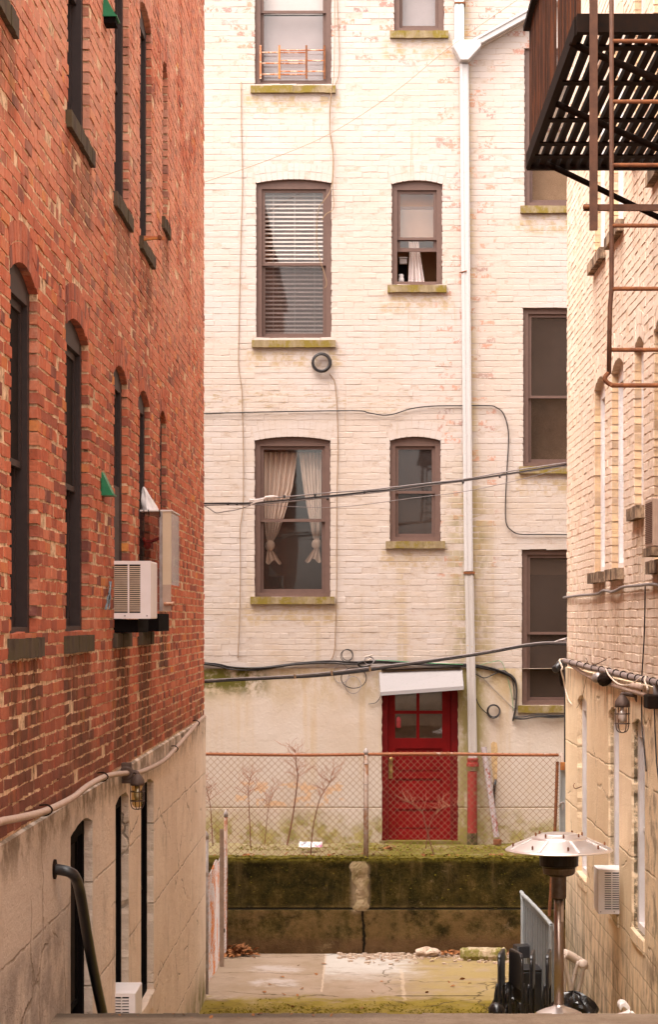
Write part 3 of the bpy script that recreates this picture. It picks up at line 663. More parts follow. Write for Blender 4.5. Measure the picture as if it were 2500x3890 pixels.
def make_window(W, parent, op, frame, sill, fw=0.07, dep=0.05, pane='glass', room='room', sill_h=0.10, sill_out=0.05, sill_ext=0.06,
                split=0.5, trim=None, openlow=0.0, has_sill=True, roomd=0.9, label=None):
    a, b, v0, v1, rise = op; trim = trim or frame
    mb = MB(); D0, D1 = -dep-0.10, -dep
    mb.wbox(W, a, a+fw, v0, v1, D0, D1).wbox(W, b-fw, b, v0, v1, D0, D1)
    mb.wbox(W, a+fw, b-fw, v1-fw, v1, D0, D1-0.002).wbox(W, a+fw, b-fw, v0, v0+0.055, D0, D1+0.004)
    if rise > 0:
        P = arc_top(a, b, v1, rise+0.005); mb.prism([W(p[0],p[1],D1-0.003) for p in P], W(a,v1,D0)-W(a,v1,D1-0.003))
    f = mb.build('window', frame, parent, label=label)
    i0, i1, j0, j1 = a+fw, b-fw, v0+0.055, v1-fw; vm = j0+(j1-j0)*split; t = 0.042
    for up in (1, 0):
        p0, p1 = (vm-0.012, j1) if up else (j0+openlow, vm+0.03+openlow)
        dz = (-dep-0.03, -dep-0.055) if up else (-dep-0.062, -dep-0.09)
        s = MB(); s.wbox(W, i0, i0+t, p0, p1, dz[1], dz[0]).wbox(W, i1-t, i1, p0, p1, dz[1], dz[0])
        s.wbox(W, i0+t, i1-t, p1-t*(1.0 if up else 0.8), p1, dz[1], dz[0]).wbox(W, i0+t, i1-t, p0, p0+t*(0.8 if up else 1.1), dz[1], dz[0])
        s.build('sash', trim, f)
        MB().wbox(W, i0+t, i1-t, p0+t*0.8, p1-t*0.8, dz[1]+0.008, dz[1]+0.013).build('pane', pane if isinstance(pane, str) else pane[up], f)
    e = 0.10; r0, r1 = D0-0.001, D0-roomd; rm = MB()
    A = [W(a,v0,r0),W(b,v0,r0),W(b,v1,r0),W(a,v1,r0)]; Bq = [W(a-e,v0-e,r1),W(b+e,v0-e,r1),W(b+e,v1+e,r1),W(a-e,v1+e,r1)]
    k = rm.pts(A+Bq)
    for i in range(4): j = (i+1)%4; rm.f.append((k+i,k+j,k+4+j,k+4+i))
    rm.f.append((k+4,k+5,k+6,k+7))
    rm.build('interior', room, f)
    if has_sill:
        s = MB(); n = 8; u0, u1 = a-sill_ext, b+sill_ext; rs = random.Random(int(a*100)+int(v0*10))
        for i in range(n):
            q0, q1 = u0+(u1-u0)*i/n, u0+(u1-u0)*(i+1)/n
            s.wbox(W, q0, q1, v0-sill_h+rs.uniform(-.003,.003), v0+rs.uniform(-.004,.001), -dep-0.02, sill_out+rs.uniform(-.004,.004))
        s.build('sill', sill, f)
    return f
HT = 10.85  # unseen roofline, kept low to let more skylight into the alley
# ------------------------------------------------------------------ setting
def struct(name, mb, mat): return mb.build(name, mat, kind='structure')
struct('ground', MB().box(-200,200,-200,200,-0.6,-0.05), 'ground')
struct('courtyard', MB().box(-7,7,21.25,YT+0.05,-0.05,0.0), 'court')
al = MB()
al.prism([(-1.72,21.3,-0.05),(-1.72,18.5,0.5),(-1.72,13.0,0.5),(-1.72,13.0,-0.05)], (3.97,0,0)); struct('alley_floor', al, 'court')
st = MB()
for i in range(6): st.box(-1.69, 2.22, 11.62+i*0.24, 13.05, 0.49-0.0*i, 1.72-i*0.2) if i == 0 else None
stairs = MB()
for i in range(6): stairs.box(-1.69, 2.22, 11.60+i*0.24, 11.60+(i+1)*0.24-0.001, 0.45, 1.68-i*0.2)
struct('stairs', stairs, 'landing')
ld = MB(); rl = random.Random(3); n = 60
for i in range(n):
    x0, x1 = -1.68+i*3.89/n, -1.68+(i+1)*3.89/n
    y = 11.58+rl.uniform(-.006,.006)-(0.012 if rl.random() < 0.2 else 0)
    ld.box(x0, x1, -6, y, 1.2, 1.888+rl.uniform(-.0015,.0015))
struct('landing', ld, 'landing')
tr = MB(); rt = random.Random(8)
tr.grid(lambda u,v: (-7+14*u, YT+0.2+v*(YB-YT-0.2), 1.155+0.02*math.sin(u*40)*math.sin(v*7)+rt.uniform(-.008,.008)), 120, 12)
struct('terrace', tr, 'terrace')

def wallbox(W, mb, u0, u1, v0, v1, d0, d1): return mb.wbox(W, u0, u1, v0, v1, d0, d1)
# ------------------------------------------------------------------ red brick building
LB = empty('brick_building', (XL-3, 12, 0), 'red brick building with dark deep windows over a grey stucco basement', 'building')
lops = [w+(0.085,) for w in LWIN]; lbops = [w+(0.05,) for w in LBAS]
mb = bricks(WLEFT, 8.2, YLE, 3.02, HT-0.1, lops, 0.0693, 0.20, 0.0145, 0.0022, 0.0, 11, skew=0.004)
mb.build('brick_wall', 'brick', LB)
mo = MB(); wall_sheet(mo, WLEFT, 8.2, YLE-0.012, 3.0, HT, [outline(o, 0.012) for o in lops], -0.0044, -0.16)
mo.build('mortar', 'mortar', LB)
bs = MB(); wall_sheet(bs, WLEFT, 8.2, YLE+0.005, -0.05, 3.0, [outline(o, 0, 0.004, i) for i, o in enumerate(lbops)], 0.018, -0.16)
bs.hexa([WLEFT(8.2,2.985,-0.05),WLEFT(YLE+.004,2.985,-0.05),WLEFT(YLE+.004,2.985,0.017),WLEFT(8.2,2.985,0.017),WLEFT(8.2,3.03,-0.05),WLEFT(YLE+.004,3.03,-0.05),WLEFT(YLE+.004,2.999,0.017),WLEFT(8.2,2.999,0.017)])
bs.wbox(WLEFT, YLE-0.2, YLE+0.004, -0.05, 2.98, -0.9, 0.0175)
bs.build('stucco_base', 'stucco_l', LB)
ex = MB(); ex.box(XL-7, XL, 1.0, 8.199, 0, 9.0); ex.box(XL-7, XL-0.16, YLE-0.2, YLE-0.01, 0, HT)  # near stretch is unseen, its reach and height shaped for the alley light
ex.box(XL-7, XL-1.6, 8.2, YLE-0.2, 0, HT)
ex.build('unseen_wall', 'oldbrick', LB)
MB().box(XL-7.1, XL+0.08, 8.2, YLE+0.05, HT, HT+0.12).build('roof', 'roof', LB)
for o in lops: make_window(WLEFT, LB, o, 'frame_l', 'sill_l', dep=0.042, pane='screen', sill_out=0.03, sill_ext=0.075, roomd=0.7)
for i, o in enumerate(lbops): make_window(WLEFT, LB, o, 'dark', 'stucco_l', dep=0.035, pane='screen', sill_out=0.03, sill_ext=0.0, roomd=0.5, has_sill=(i > 0))
# ------------------------------------------------------------------ yellow painted building
RB = empty('painted_brick_building', (XR+3, 14, 0), 'yellowish painted brick building with white window frames on the right of the alley', 'building')
rops = [w+(0.085,) for w in RWIN]; rbops = [w+(0.06,) for w in RBAS]
mb = bricks(WRIGHT, 10.0, YRE, 3.56, HT-0.1, rops, 0.0722, 0.215, 0.009, 0.0018, 0.0042, 12, skew=0.004, vj=0.004)
mb.build('brick_wall', 'paint_right', RB)
mo = MB(); wall_sheet(mo, WRIGHT, 10.0, YRE-0.012, 3.5, HT, [outline(o, 0.010) for o in rops], -0.0030, -0.16); mo.build('joints', 'fill_right', RB)
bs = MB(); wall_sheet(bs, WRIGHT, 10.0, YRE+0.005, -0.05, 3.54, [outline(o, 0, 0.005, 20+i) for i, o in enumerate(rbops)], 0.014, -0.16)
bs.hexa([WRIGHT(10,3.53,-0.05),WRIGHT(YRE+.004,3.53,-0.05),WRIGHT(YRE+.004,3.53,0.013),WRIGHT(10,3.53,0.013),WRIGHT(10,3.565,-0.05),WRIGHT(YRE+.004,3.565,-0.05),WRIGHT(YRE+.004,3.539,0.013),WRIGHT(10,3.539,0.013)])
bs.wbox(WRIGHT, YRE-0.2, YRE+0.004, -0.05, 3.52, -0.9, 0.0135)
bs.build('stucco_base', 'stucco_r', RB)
ex = MB(); ex.box(XR, XR+7, 1.0, 9.999, 0, 9.0); ex.box(XR+0.16, XR+7, YRE-0.2, YRE-0.01, 0, HT); ex.box(XR+1.6, XR+7, 10.0, YRE-0.2, 0, HT)  # nearest box is unseen, sized to set how dark the alley gets

ex.build('unseen_wall', 'fill_right', RB)
MB().box(XR-0.08, XR+7.1, 10, YRE+0.05, HT, HT+0.12).build('roof', 'roof', RB)
for o in rops: make_window(WRIGHT, RB, o, 'frame_r', 'sill_r', fw=0.09, dep=0.062, pane='glass_dim', sill_out=0.06, sill_ext=0.06, roomd=0.7)
for o in rbops: make_window(WRIGHT, RB, o, 'frame_r', 'stucco_r', fw=0.10, dep=0.035, pane='glass_dim', sill_out=0.03, sill_ext=0.0, roomd=0.5)
# ------------------------------------------------------------------ cream rear building
BB = empty('cream_building', (0.3, YB+3, 1.15), 'cream painted brick rear building with brown sash windows and a red door', 'building')
bops = []
for k, (p0,p1,q0,q1,arc) in BWIN.items(): bops.append((bx(p0), bx(p1), bz(q1), bz(q0), 0.05 if arc else 0.0))
bmap = dict(zip(BWIN.keys(), bops))
DOOR = (bx(1451), bx(1741), bz(3202), bz(2560), 0.0)
ZS = 3.42
mb = bricks(WBACK, -2.9, 3.5, ZS+0.01, 12.9, bops, 0.0765, 0.215, 0.008, 0.0012, 0.0032, 13, proud=0.0, skew=0.003, vj=0.0015)
mb.build('brick_wall', 'paint_back', BB)
HI = [h for h in bops if h[3] > ZS]
mo = MB(); wall_sheet(mo, WBACK, -2.9, 3.5, ZS+0.001, 13.0, [outline((h[0],h[1],max(h[2],ZS+0.01),min(h[3],12.95),h[4]), 0.008) for h in HI if h[2] > ZS] +
    [outline((h[0],h[1],ZS+0.004,h[3],0), 0.004) for h in HI if h[2] <= ZS], -0.0019, -0.16); mo.build('joints', 'fill_back', BB)
lowI = bmap['I']
bs = MB(); wall_sheet(bs, WBACK, -2.9, 3.5, 1.0, ZS+0.006, [outline(DOOR, 0, 0.004, 5), outline((lowI[0],lowI[1],lowI[2],ZS+0.002,0))], 0.012, -0.2)
bs.build('stucco_base', 'stucco_b', BB)
ex = MB(); ex.box(-8,-2.9,YB-0.001,YB+6,0.9,13.6); ex.box(3.5,8,YB-0.001,YB+6,0.9,13.6); ex.box(-2.9,3.5,YB+0.01,YB+6,13.001,13.6); ex.box(-2.9,3.5,YB+1.8,YB+6,0.9,13)
ex.build('side_wall', 'fill_back', BB)
MB().box(-8.1,8.1,YB-0.15,YB+6,13.6,13.72).build('roof','roof',BB)
wins = {}
for k, o in bmap.items():
    kw = dict(split=0.49)
    if k in 'AD': kw = dict(split=0.72 if k == 'A' else 0.6)
    if k == 'A': kw['split'] = (bz(40)-o[2]-0.055)/(o[3]-o[2]-0.125)
    if k == 'E': kw = dict(split=0.47, openlow=0.40, room='room_warm')
    if k == 'B': kw = dict(split=0.49, room='brick_reflect', roomd=0.25)
    if k == 'H': kw = dict(split=0.44, room='tan_reflect', roomd=0.35)
    if k == 'G': kw = dict(split=0.49, room='reflect_and_blind', roomd=0.3)
    if k == 'I': kw = dict(split=0.46)
    wins[k] = make_window(WBACK, BB, o, 'frame_b', 'sill_b', dep=0.045, trim='frame_b', sill_out=0.05, sill_ext=0.055, sill_h=0.095,
                pane=('glass' if k in 'ADE' else ['glass_veil','glass'] if k == 'B' else 'glass_mid' if k == 'G' else ['glass_mid','glass_dim'] if k in 'H' else ['glass_mid', 'glass'] if k == 'C' else ['glass_dim', 'glass_veil'] if k == 'F' else 'glass_dim'), **kw)
# red door (a part of the building)
a, b, v0, v1, _ = DOOR
dz = 0.10
df = MB(); W = WBACK
df.wbox(W, a, a+0.075, v0, v1, -0.18, -0.02).wbox(W, b-0.085, b, v0, v1, -0.18, -0.02).wbox(W, a+0.075, b-0.085, v1-0.08, v1, -0.18, -0.021)
door = df.build('door', 'red_dark', BB)
x0, x1, z0, z1 = a+0.078, b-0.088, v0+0.03, v1-0.083
gx0, gx1, gz0, gz1 = bx(1502), bx(1682), bz(2806), bz(2612)
def dpanel(l, r, lo, hi, mb): mb.wbox(W, l, r, lo, hi, -0.15, -0.125)
sl = MB(); f0, f1 = -0.15, -0.10
sl.wbox(W, x0, gx0, z0, z1, f0, f1).wbox(W, gx1, x1, z0, z1, f0, f1)
rails = [(z0, bz(3160)), (bz(3082), bz(3065)), (bz(2962), bz(2938)), (bz(2838), gz0), (gz1, z1)]
rails = [(z0, bz(3155)), (bz(3076), bz(3052)), (bz(2960), bz(2935)), (bz(2845), gz0), (gz1, z1)]
for lo, hi in rails: sl.wbox(W, gx0, gx1, lo, hi, f0, f1-0.0005)
sl.build('door_leaf', 'red', door)
pn = MB()
for (lo, hi) in ((rails[0][1], rails[1][0]), (rails[1][1], rails[2][0]), (rails[2][1], rails[3][0])):
    pn.wbox(W, gx0, gx1, lo, hi, -0.145, -0.125); pn.wbox(W, gx0+0.03, gx1-0.03, lo+0.03, hi-0.03, -0.13, -0.112)
pn.build('panel', 'red', door)
mu = MB(); cx = (gx0+gx1)/2-0.01; cz = bz(2707)
mu.wbox(W, cx-0.019, cx+0.019, gz0, gz1, -0.14, -0.102).wbox(W, gx0, cx-0.019, cz-0.02, cz+0.02, -0.14, -0.1025).wbox(W, cx+0.019, gx1, cz-0.02, cz+0.02, -0.14, -0.1025)
mu.build('muntin', 'red', door)
for (l, r) in ((gx0, cx-0.019), (cx+0.019, gx1)):
    for (lo, hi) in ((gz0, cz-0.02), (cz+0.02, gz1)): MB().wbox(W, l, r, lo, hi, -0.128, -0.123).build('pane', 'glass', door)
MB().wbox(W, gx0-.02, gx1+.02, gz0-.02, gz1+.02, -0.2, -0.165).build('blind', simple('dusty_cloth', (0.12,0.085,0.06), 0.9, c2=(0.08,0.055,0.04), scale=5), door)
hd = MB(); hx, hz = bx(1485), bz(2916)
hd.wbox(W, hx-0.025, hx+0.025, bz(2960), bz(2895), -0.10, -0.092).lathe([(0.012,0),(0.012,0.03),(0.03,0.035),(0.032,0.055),(0.015,0.066)], W(bx(1486),bz(2886),-0.1), 14, (0,-1,0))
hd.lathe([(0.012,0),(0.012,0.03),(0.03,0.04),(0.03,0.055),(0.01,0.06)], W(bx(1486),bz(2930),-0.1), 14, (0,-1,0))
hd.build('handle', 'brass', door, smooth=False)
MB().wbox(W, a-0.03, b+0.03, v0-0.09, v0+0.028, -0.2, 0.05).build('doorstep', 'terrace', door)

# pink and red hanger on the door glass
t = MB(); c = W(bx(1515), bz(2745), -0.095); t.lathe([(0.005,-0.075),(0.03,-0.07),(0.032,0.03),(0.022,0.06),(0.004,0.075)], c, 14); t.v = [Vector((p.x, c.y+(p.y-c.y)*0.45, p.z)) for p in t.v]
t.build('lock_box', 'pink', smooth=True, label='small pink hanger stuck to the red door window', cat='tag')
# ------------------------------------------------------------------ hood over the door
p = [pb(1440,2545,0.04), pb(1758,2540,0.04), pb(1763,2612,0.42), pb(1446,2634,0.42)]
p = [Vector((bx(1440), YB-0.03, bz(2556))), Vector((bx(1757), YB-0.03, bz(2546))), pw(1763,2610,YB-0.26), pw(1445,2633,YB-0.26)]
hd = MB(); N = Vector((0, -0.02, 0.012)); hd.prism(p, N)
hood = empty('door_hood', Vector((bx(1600), YB-0.1, bz(2600))), 'tilted white board hood above the red door', 'door hood')
hd.build('board', 'white_board', hood, bevel=0.006)
fl = MB(); e = Vector((0,-0.006,-0.045)); fl.prism([p[3]+N, p[2]+N, p[2]+N+e, p[3]+N+e], (0,0.008,0)); fl.build('lip', 'white_board', hood)
for s in (0, 1):
    q0, q1 = (p[0], p[3]) if s == 0 else (p[1], p[2])
    MB().prism([q0, q1, Vector((q1.x, YB-0.02, q1.z+0.03))], (0.012 if s == 0 else -0.012, 0, 0)).build('bracket', 'white_board', hood)
MB().bar(Vector((bx(1450),YB-0.05,bz(2545))), Vector((bx(1752),YB-0.05,bz(2535))), 0.06, 0.02).build('flashing', 'iron', hood)

# ------------------------------------------------------------------ drainpipe, gutter
dp = empty('drainpipe', pb(1795,2880,0.06), 'tall white drainpipe with a funnel head running down the cream wall', 'drainpipe')
def rectpipe(mb, P, w, d):
    for i in range(len(P)-1):
        a, b = P[i], P[i+1]; mb.bar(a, b, w, d, up=(0,1,0))
        s = Vector((1,0,0))
        for k in (-0.25, 0.25): mb.bar(a+s*w*k+Vector((0,-d/2-.003,0)), b+s*w*k+Vector((0,-d/2-.003,0)), w*0.22, 0.006, up=(0,1,0))
t = MB(); rectpipe(t, [pb(1764,245,0.07), pb(1769,900,0.07), pb(1774,1400,0.07), pb(1781,2170,0.07)], 0.112, 0.075); t.build('upper_pipe', 'white_pipe', dp, bevel=0.012)
t = MB(); rectpipe(t, [pb(1783,2180,0.07), pb(1797,2880,0.07)], 0.112, 0.075); t.build('lower_pipe', m_worn('stained_white_pipe', (0.43,0.385,0.365), (0.42,0.27,0.11), 0.64, 0.6, 5), dp, bevel=0.012)
h = MB(); W0 = [(1719,166),(1826,166),(1826,190),(1778,243),(1748,243),(1719,190)]
a = [pb(*q, 0.02) for q in W0]; h.prism(a, (0,-0.20,0)); h.build('funnel_head', 'white_pipe', dp, bevel=0.012)
MB().tube([pb(1748,1035,0.03), pb(1751,1035,0.115), pb(1770,1030,0.12), pb(1788,1026,0.03)], 0.008, 6).build('strap', 'rust', dp)
MB().wbox(WBACK, bx(1762), bx(1803), bz(2181), bz(2172), 0, 0.125).build('strap', 'rust', dp)
t = MB(); rectpipe(t, [pb(1745,-260,0.10), pb(1746,164,0.10)], 0.115, 0.085)
tp = empty('upper_drainpipe', pb(1746,164,0.08), 'faded blue drainpipe emptying into the funnel from above', 'drainpipe')
t.build('pipe', 'blue_pipe', tp, bevel=0.01); MB().wbox(WBACK, bx(1726), bx(1768), bz(26), bz(19), 0, 0.155).build('strap', 'rust', tp)
gt = empty('gutter', pb(1815,160,0.1), 'sloping white gutter running up from the funnel to the right', 'gutter')
t = MB(); a, b = pb(1800,168,0.12), pb(2180,-43,0.12); t.bar(a, b, 0.11, 0.10); t.bar(a+Vector((0,-.055,.035)), b+Vector((0,-.055,.035)), 0.03, 0.03); t.build('trough', 'white_pipe', gt, bevel=0.008)
MB().bar(pb(1805,187,0.05), pb(2180,-22,0.05), 0.08, 0.04).build('backing', 'fill_back', gt)
# standpipe, leaning pipes, hose
sp = empty('standpipe', pb(1795,3212,0.12), 'short flaking red standpipe under the white drainpipe', 'pipe')
MB().lathe([(0.064,0),(0.062,0.94),(0.064,0.95)], pb(1795,3210,0.12), 18).build('pipe', 'standpipe', sp, smooth=False)
zt = bz(2886); MB().lathe([(0.066,-0.05),(0.082,-0.045),(0.082,-0.005),(0.07,0.0),(0.07,0.03),(0.076,0.032),(0.076,0.055),(0.05,0.056)], Vector((bx(1795),YB-0.12,zt-0.03)), 18).build('collar', 'standpipe', sp)
MB().lathe([(0.070,0),(0.068,0.16)], pb(1795,3211,0.12), 14).build('foot', simple('mossy_pipe_foot',(0.10,0.075,0.03),0.95), sp)
MB().lathe([(0.02,0),(0.02,0.012)], pb(1795,3180,0.185), 8, (0,-1,0)).build('hole', 'dark', sp)
t = MB(); t.tube([pw(1839,2838,YB-0.10), pw(1888,3180,YB-0.22)], 0.037, 12); lp = empty('leaning_pipe', pw(1890,3200,YB-0.22), 'peeling red and grey pipe leaning against the cream wall', 'pipe'); t.build('tube', 'redwhite', lp)
MB().lathe([(0.055,0),(0.055,0.06),(0.042,0.07)], pw(1891,3208,YB-0.22), 12).build('foot', 'rust', lp)
MB().tube([pb(1884,2962,0.05), pb(1880,2985,0.09), pb(1877,3030,0.06), pb(1879,3060,0.03)], 0.019, 8, sub=4).build('hose', 'black_plastic', smooth=True, label='short black hose stub on the wall beside the leaning pipe', cat='hose')
t = MB(); t.prism([pb(*q,0.012) for q in ((1866,2825),(1875,2817),(1888,2822),(1892,2845),(1889,2960),(1876,2975),(1869,2900))], (0,-0.006,0)); t.build('wall_patch', simple('tan_filler',(0.62,0.42,0.22),0.9), label='tan filler patch on the cream wall behind the leaning pipe', cat='wall patch')
gp = empty('steel_plank', pw(2140,3140,23.1), 'upright blue grey steel channel at the right alley corner with a rusty top', 'post')
t = MB(); t.bar(pw(2139,3160,23.2), pw(2140,2903,23.2), 0.075, 0.035, up=(0,1,0)); t.bar(pw(2128,3160,23.17), pw(2129,2915,23.17), 0.012, 0.06, up=(0,1,0)); t.build('channel', 'grey_board', gp)
MB().bar(pw(2138,2925,23.15), pw(2139,2895,23.15), 0.05, 0.04, up=(0,1,0)).build('cap', 'rust_orange', gp)
MB().tube([pw(2127,3063,23.13), pw(2135,3050,23.1), pw(2144,3052,23.1), pw(2140,3075,23.1)], 0.01, 6, sub=3).build('hook', 'galv', gp)
t = MB(); t.tube([pw(2119,2893,23.5), pw(2111,3130,23.45), pw(2088,3480,23.4)], 0.018, 8); t.build('rusty_rod', 'rust', label='thin rusty rod leaning beside the steel channel', cat='rod')
t = MB(); t.tube([pw(2150,2520,22.97), pw(2150,2895,22.97)], 0.017, 8)
t.build('black_pipe', 'cable', label='black vertical pipe down the corner of the yellow building', cat='pipe')

# ------------------------------------------------------------------ things in the rear windows
def blind():
    a, b, v0, v1, _ = bmap['B']; l, r = a+0.10, b-0.10
    e = empty('window_blind', W((a+b)/2, v0, -0.2), 'white venetian blind with open slats in the middle left window', 'blind')
    s = MB(); top, bot = bz(735), bz(1262); n = 34; rr = random.Random(4)
    for i in range(n):
        z = top-(top-bot)*i/(n-1); c = W((l+r)/2, z, -0.165); dq = rr.uniform(-.002,.002)
        s.obox(c+Vector((0,0,dq)), ((r-l)/2,0,rr.uniform(-.0015,.0015)), (0,0.014,0.0125), (0,-0.001,0.0010))
    s.build('slats', 'blind', e)
    MB().wbox(W, l, r, bz(1270), bz(1255), -0.18, -0.155).build('bottom_rail', 'blind', e)
    c = MB()
    for px in (1037, 1118, 1194): c.tube([W(bx(px), top+0.02, -0.142), W(bx(px), bot, -0.142)], 0.0022, 4)
    c.build('cord', 'blind', e)
blind()
for k, q0, q1, txt in (('A', -250, 36, 'white roller shade behind the upper sash of the top left window'), ('A', 42, 310, 'pale grey panel for the sky reflected in the lower sash of the top left window'), ('D', -250, 100, 'pale grey panel for the sky reflected in the small top window')):  # both grey panels are added to show sky reflected in the glass
    a, b, _, _, _ = bmap[k]; MB().wbox(W, a+0.03, b-0.03, bz(q1), bz(q0), -0.235-0.004*(q0>0), -0.23-0.004*(q0>0)).build('window_backing', 'shade' if q0 < 0 and k == 'A' else 'sky_reflection', wins[k], label=txt)
for (q0, q1, mt, dd) in ((700, 777, 'orange_shade', -0.25), (775, 900, 'peach', -0.245)):
    a, b, _, _, _ = bmap['E']; MB().wbox(W, a+0.05, b-0.05, bz(q1), bz(q0), dd-0.004, dd).build('window_backing', mt, wins['E'])
a, b, _, _, _ = bmap['I']; MB().wbox(W, a+0.03, b-0.03, bz(2182), bz(2095), -0.19, -0.185).build('window_backing', 'reflect_and_blind', wins['I'])
def curtain(P, mat, d, pl_, name, label, cat='curtain', group=None, seed=1):
    """P: list of (py, left px, right px): a gathered cloth hanging behind the glass"""
    def fn(u, v):
        t = v*(len(P)-1); i = min(int(t), len(P)-2); f = t-i; f = f*f*(3-2*f) if len(P) < 4 else f
        a, b = P[i], P[i+1]; py = a[0]+(b[0]-a[0])*f; l = a[1]+(b[1]-a[1])*f; r = a[2]+(b[2]-a[2])*f
        w = (r-l)/F*YB
        return W(bx(l+(r-l)*u), bz(py), d+0.028*math.sin(u*pl_*6.28+seed)*min(1, w/0.2)+0.010*math.sin(u*13+v*6))
    return MB().grid(fn, 48, 40).build(name, mat, smooth=True, label=label, cat=cat, group=group, solid=0.003)
def tied(P, kx, ky, fl, label, seed):
    c = curtain(P, 'curtain', -0.24, 6, 'curtain', label, seed=seed)
    k = MB(); rr = random.Random(seed)
    def fn(u, v):
        th, ph = u*6.283, v*3.1416; r = 0.062*(1+0.13*math.sin(3*th+4*v+seed))
        return W(bx(kx)+r*math.sin(ph)*math.cos(th), bz(ky)+0.075*math.cos(ph), -0.24+r*0.7*math.sin(ph)*math.sin(th))
    k.grid(fn, 18, 12)
    def f2(u, v):
        w = 0.03+v*0.075; return W(bx(kx)+(u-0.5)*2*w+v*fl*0.05, bz(ky)-0.05-v*(0.17+0.03*math.sin(u*9)), -0.235+0.02*math.sin(u*19+seed))
    k.grid(f2, 16, 8)
    m = c.data; k2 = k.build('knot', m_sheer('sheer_knot',(0.74,0.60,0.52),0.8), c, smooth=True)
tied([(1712,1000,1129),(1850,1000,1108),(1970,1001,1073),(2020,1005,1055),(2052,1010,1036)], 1022, 2070, 1, 'sheer curtain tied in a low knot on the left of the lower window', 1)
tied([(1712,1134,1219),(1850,1151,1219),(1970,1174,1219),(2020,1182,1218),(2046,1190,1212)], 1202, 2064, -1, 'sheer curtain tied in a knot on the right of the lower window', 2)
curtain([(905,1555,1592),(960,1558,1600),(1068,1553,1616)], 'curtain_white', -0.26, 4, 'curtain', 'narrow white curtain in the half open small window')
t = MB(); t.wbox(W, bx(1516), bx(1551), bz(1072), bz(955), -0.5, -0.42); t.build('cabinet', 'dark', label='dark cabinet inside the half open small window', cat='cabinet')
t = MB(); t.wbox(W, bx(1521), bx(1549), bz(985), bz(965), -0.41, -0.33); t.wbox(W, bx(1519), bx(1551), bz(964), bz(960), -0.415, -0.32); t.build('shelf_box', 'shade', label='small white box near the left of the half open window', cat='box')
t = MB(); t.lathe([(0.02,0),(0.042,0.02),(0.04,0.06),(0.03,0.09),(0.036,0.11),(0.02,0.13)], W(bx(1526), bz(1066), -0.27), 12); t.build('jar', 'bag', smooth=True, label='pale jar on the inner sill of the half open window', cat='jar')
def guard():
    e = empty('window_guard', W(bx(1112), bz(322), -0.02), 'rusty expanding bar guard across the top left window', 'window guard')
    for py in (192, 233, 275): MB().tube([W(bx(994),bz(py+5),-0.035), W(bx(1160),bz(py+5),-0.035)], 0.010, 6).build('bar', 'rust_pale', e)
    for py in (189, 229, 270): MB().tube([W(bx(1060),bz(py),-0.02), W(bx(1232),bz(py),-0.02)], 0.009, 6).build('bar', 'rust_pale', e)
    for px, m in ((989,'rust_pale'),(1061,'rust_orange'),(1164,'rust'),(1233,'rust')): MB().wbox(W, bx(px)-0.012, bx(px)+0.012, bz(299), bz(172), -0.012, 0.006).build('upright', m, e)
guard()
# ------------------------------------------------------------------ cables on and in front of the cream wall
def cable(name, P, r, mat, label, cat='cable', group=None, sub=4, n=6):
    return MB().tube(P, r, n, sub=sub).build(name, mat, smooth=True, label=label, cat=cat, group=group)
def bp(L, d): return [pb(x, y, d) for x, y in L]
cable('cable', bp([(760,1571),(1000,1565),(1340,1560),(1400,1568),(1455,1577),(1500,1572),(1560,1553),(1640,1543),(1760,1541)],0.03)+bp([(1860,1541),(1885,1547),(1912,1568),(1930,1620),(1933,1680),(1928,1770),(1922,1900),(1924,1985),(1945,2015),(1975,2029),(2050,2030),(2170,2031)],0.03),
      0.0085, 'cable', 'long black cable across the cream wall that turns down and then right past the drainpipe')
cable('cable', bp([(916,312),(917,500),(921,690),(915,900),(911,1080),(906,1320),(907,1400),(918,1480),(921,1580),(924,1720),(924,1900),(917,1970),(911,2010),(913,2120),(912,2250),(908,2400),(904,2470),(866+37,2500)],0.015), 0.0055, 'cable_tan', 'thin brown wire down the cream wall left of the tall windows')
cable('cable', bp([(1281,-20),(1284,60),(1290,200),(1286,290),(1264,345),(1256,400),(1254,500),(1262,560),(1268,620),(1264,700),(1267,790),(1240,812),(1222,835)],0.03), 0.0055, 'cable_tan', 'thin brown wire looping from the roof into the blinded window')
cable('cable', bp([(1272,-20),(1271,150),(1268,290),(1258,350),(1253,420),(1254,500),(1265,560),(1261,700),(1240,750),(1212,790),(1203,860),(1206,940),(1220,1000),(1236,1050),(1241,1080),(1232,1095)],0.055), 0.005, 'cable_tan', 'thin wire swinging across the right edge of the blinded window')
cable('cable', bp([(1252,1420),(1270,1445),(1276,1490),(1281,1560),(1284,1700),(1280,1900),(1279,2200),(1277,2320),(1274,2400),(1272,2460),(1262,2500),(1235,2525)],0.015), 0.006, 'cable_tan', 'thin dark wire from the black coil down to the cable bundle')
cable('cable', [pw(760,697,25.5), pw(1000,615,25.9), pw(1250,510,26.3), pw(1500,350,26.7), pw(1720,171,27.0), pw(2010,-30,27.1)], 0.0035, 'cable_tan', 'thin slack wire crossing the upper cream wall diagonally')
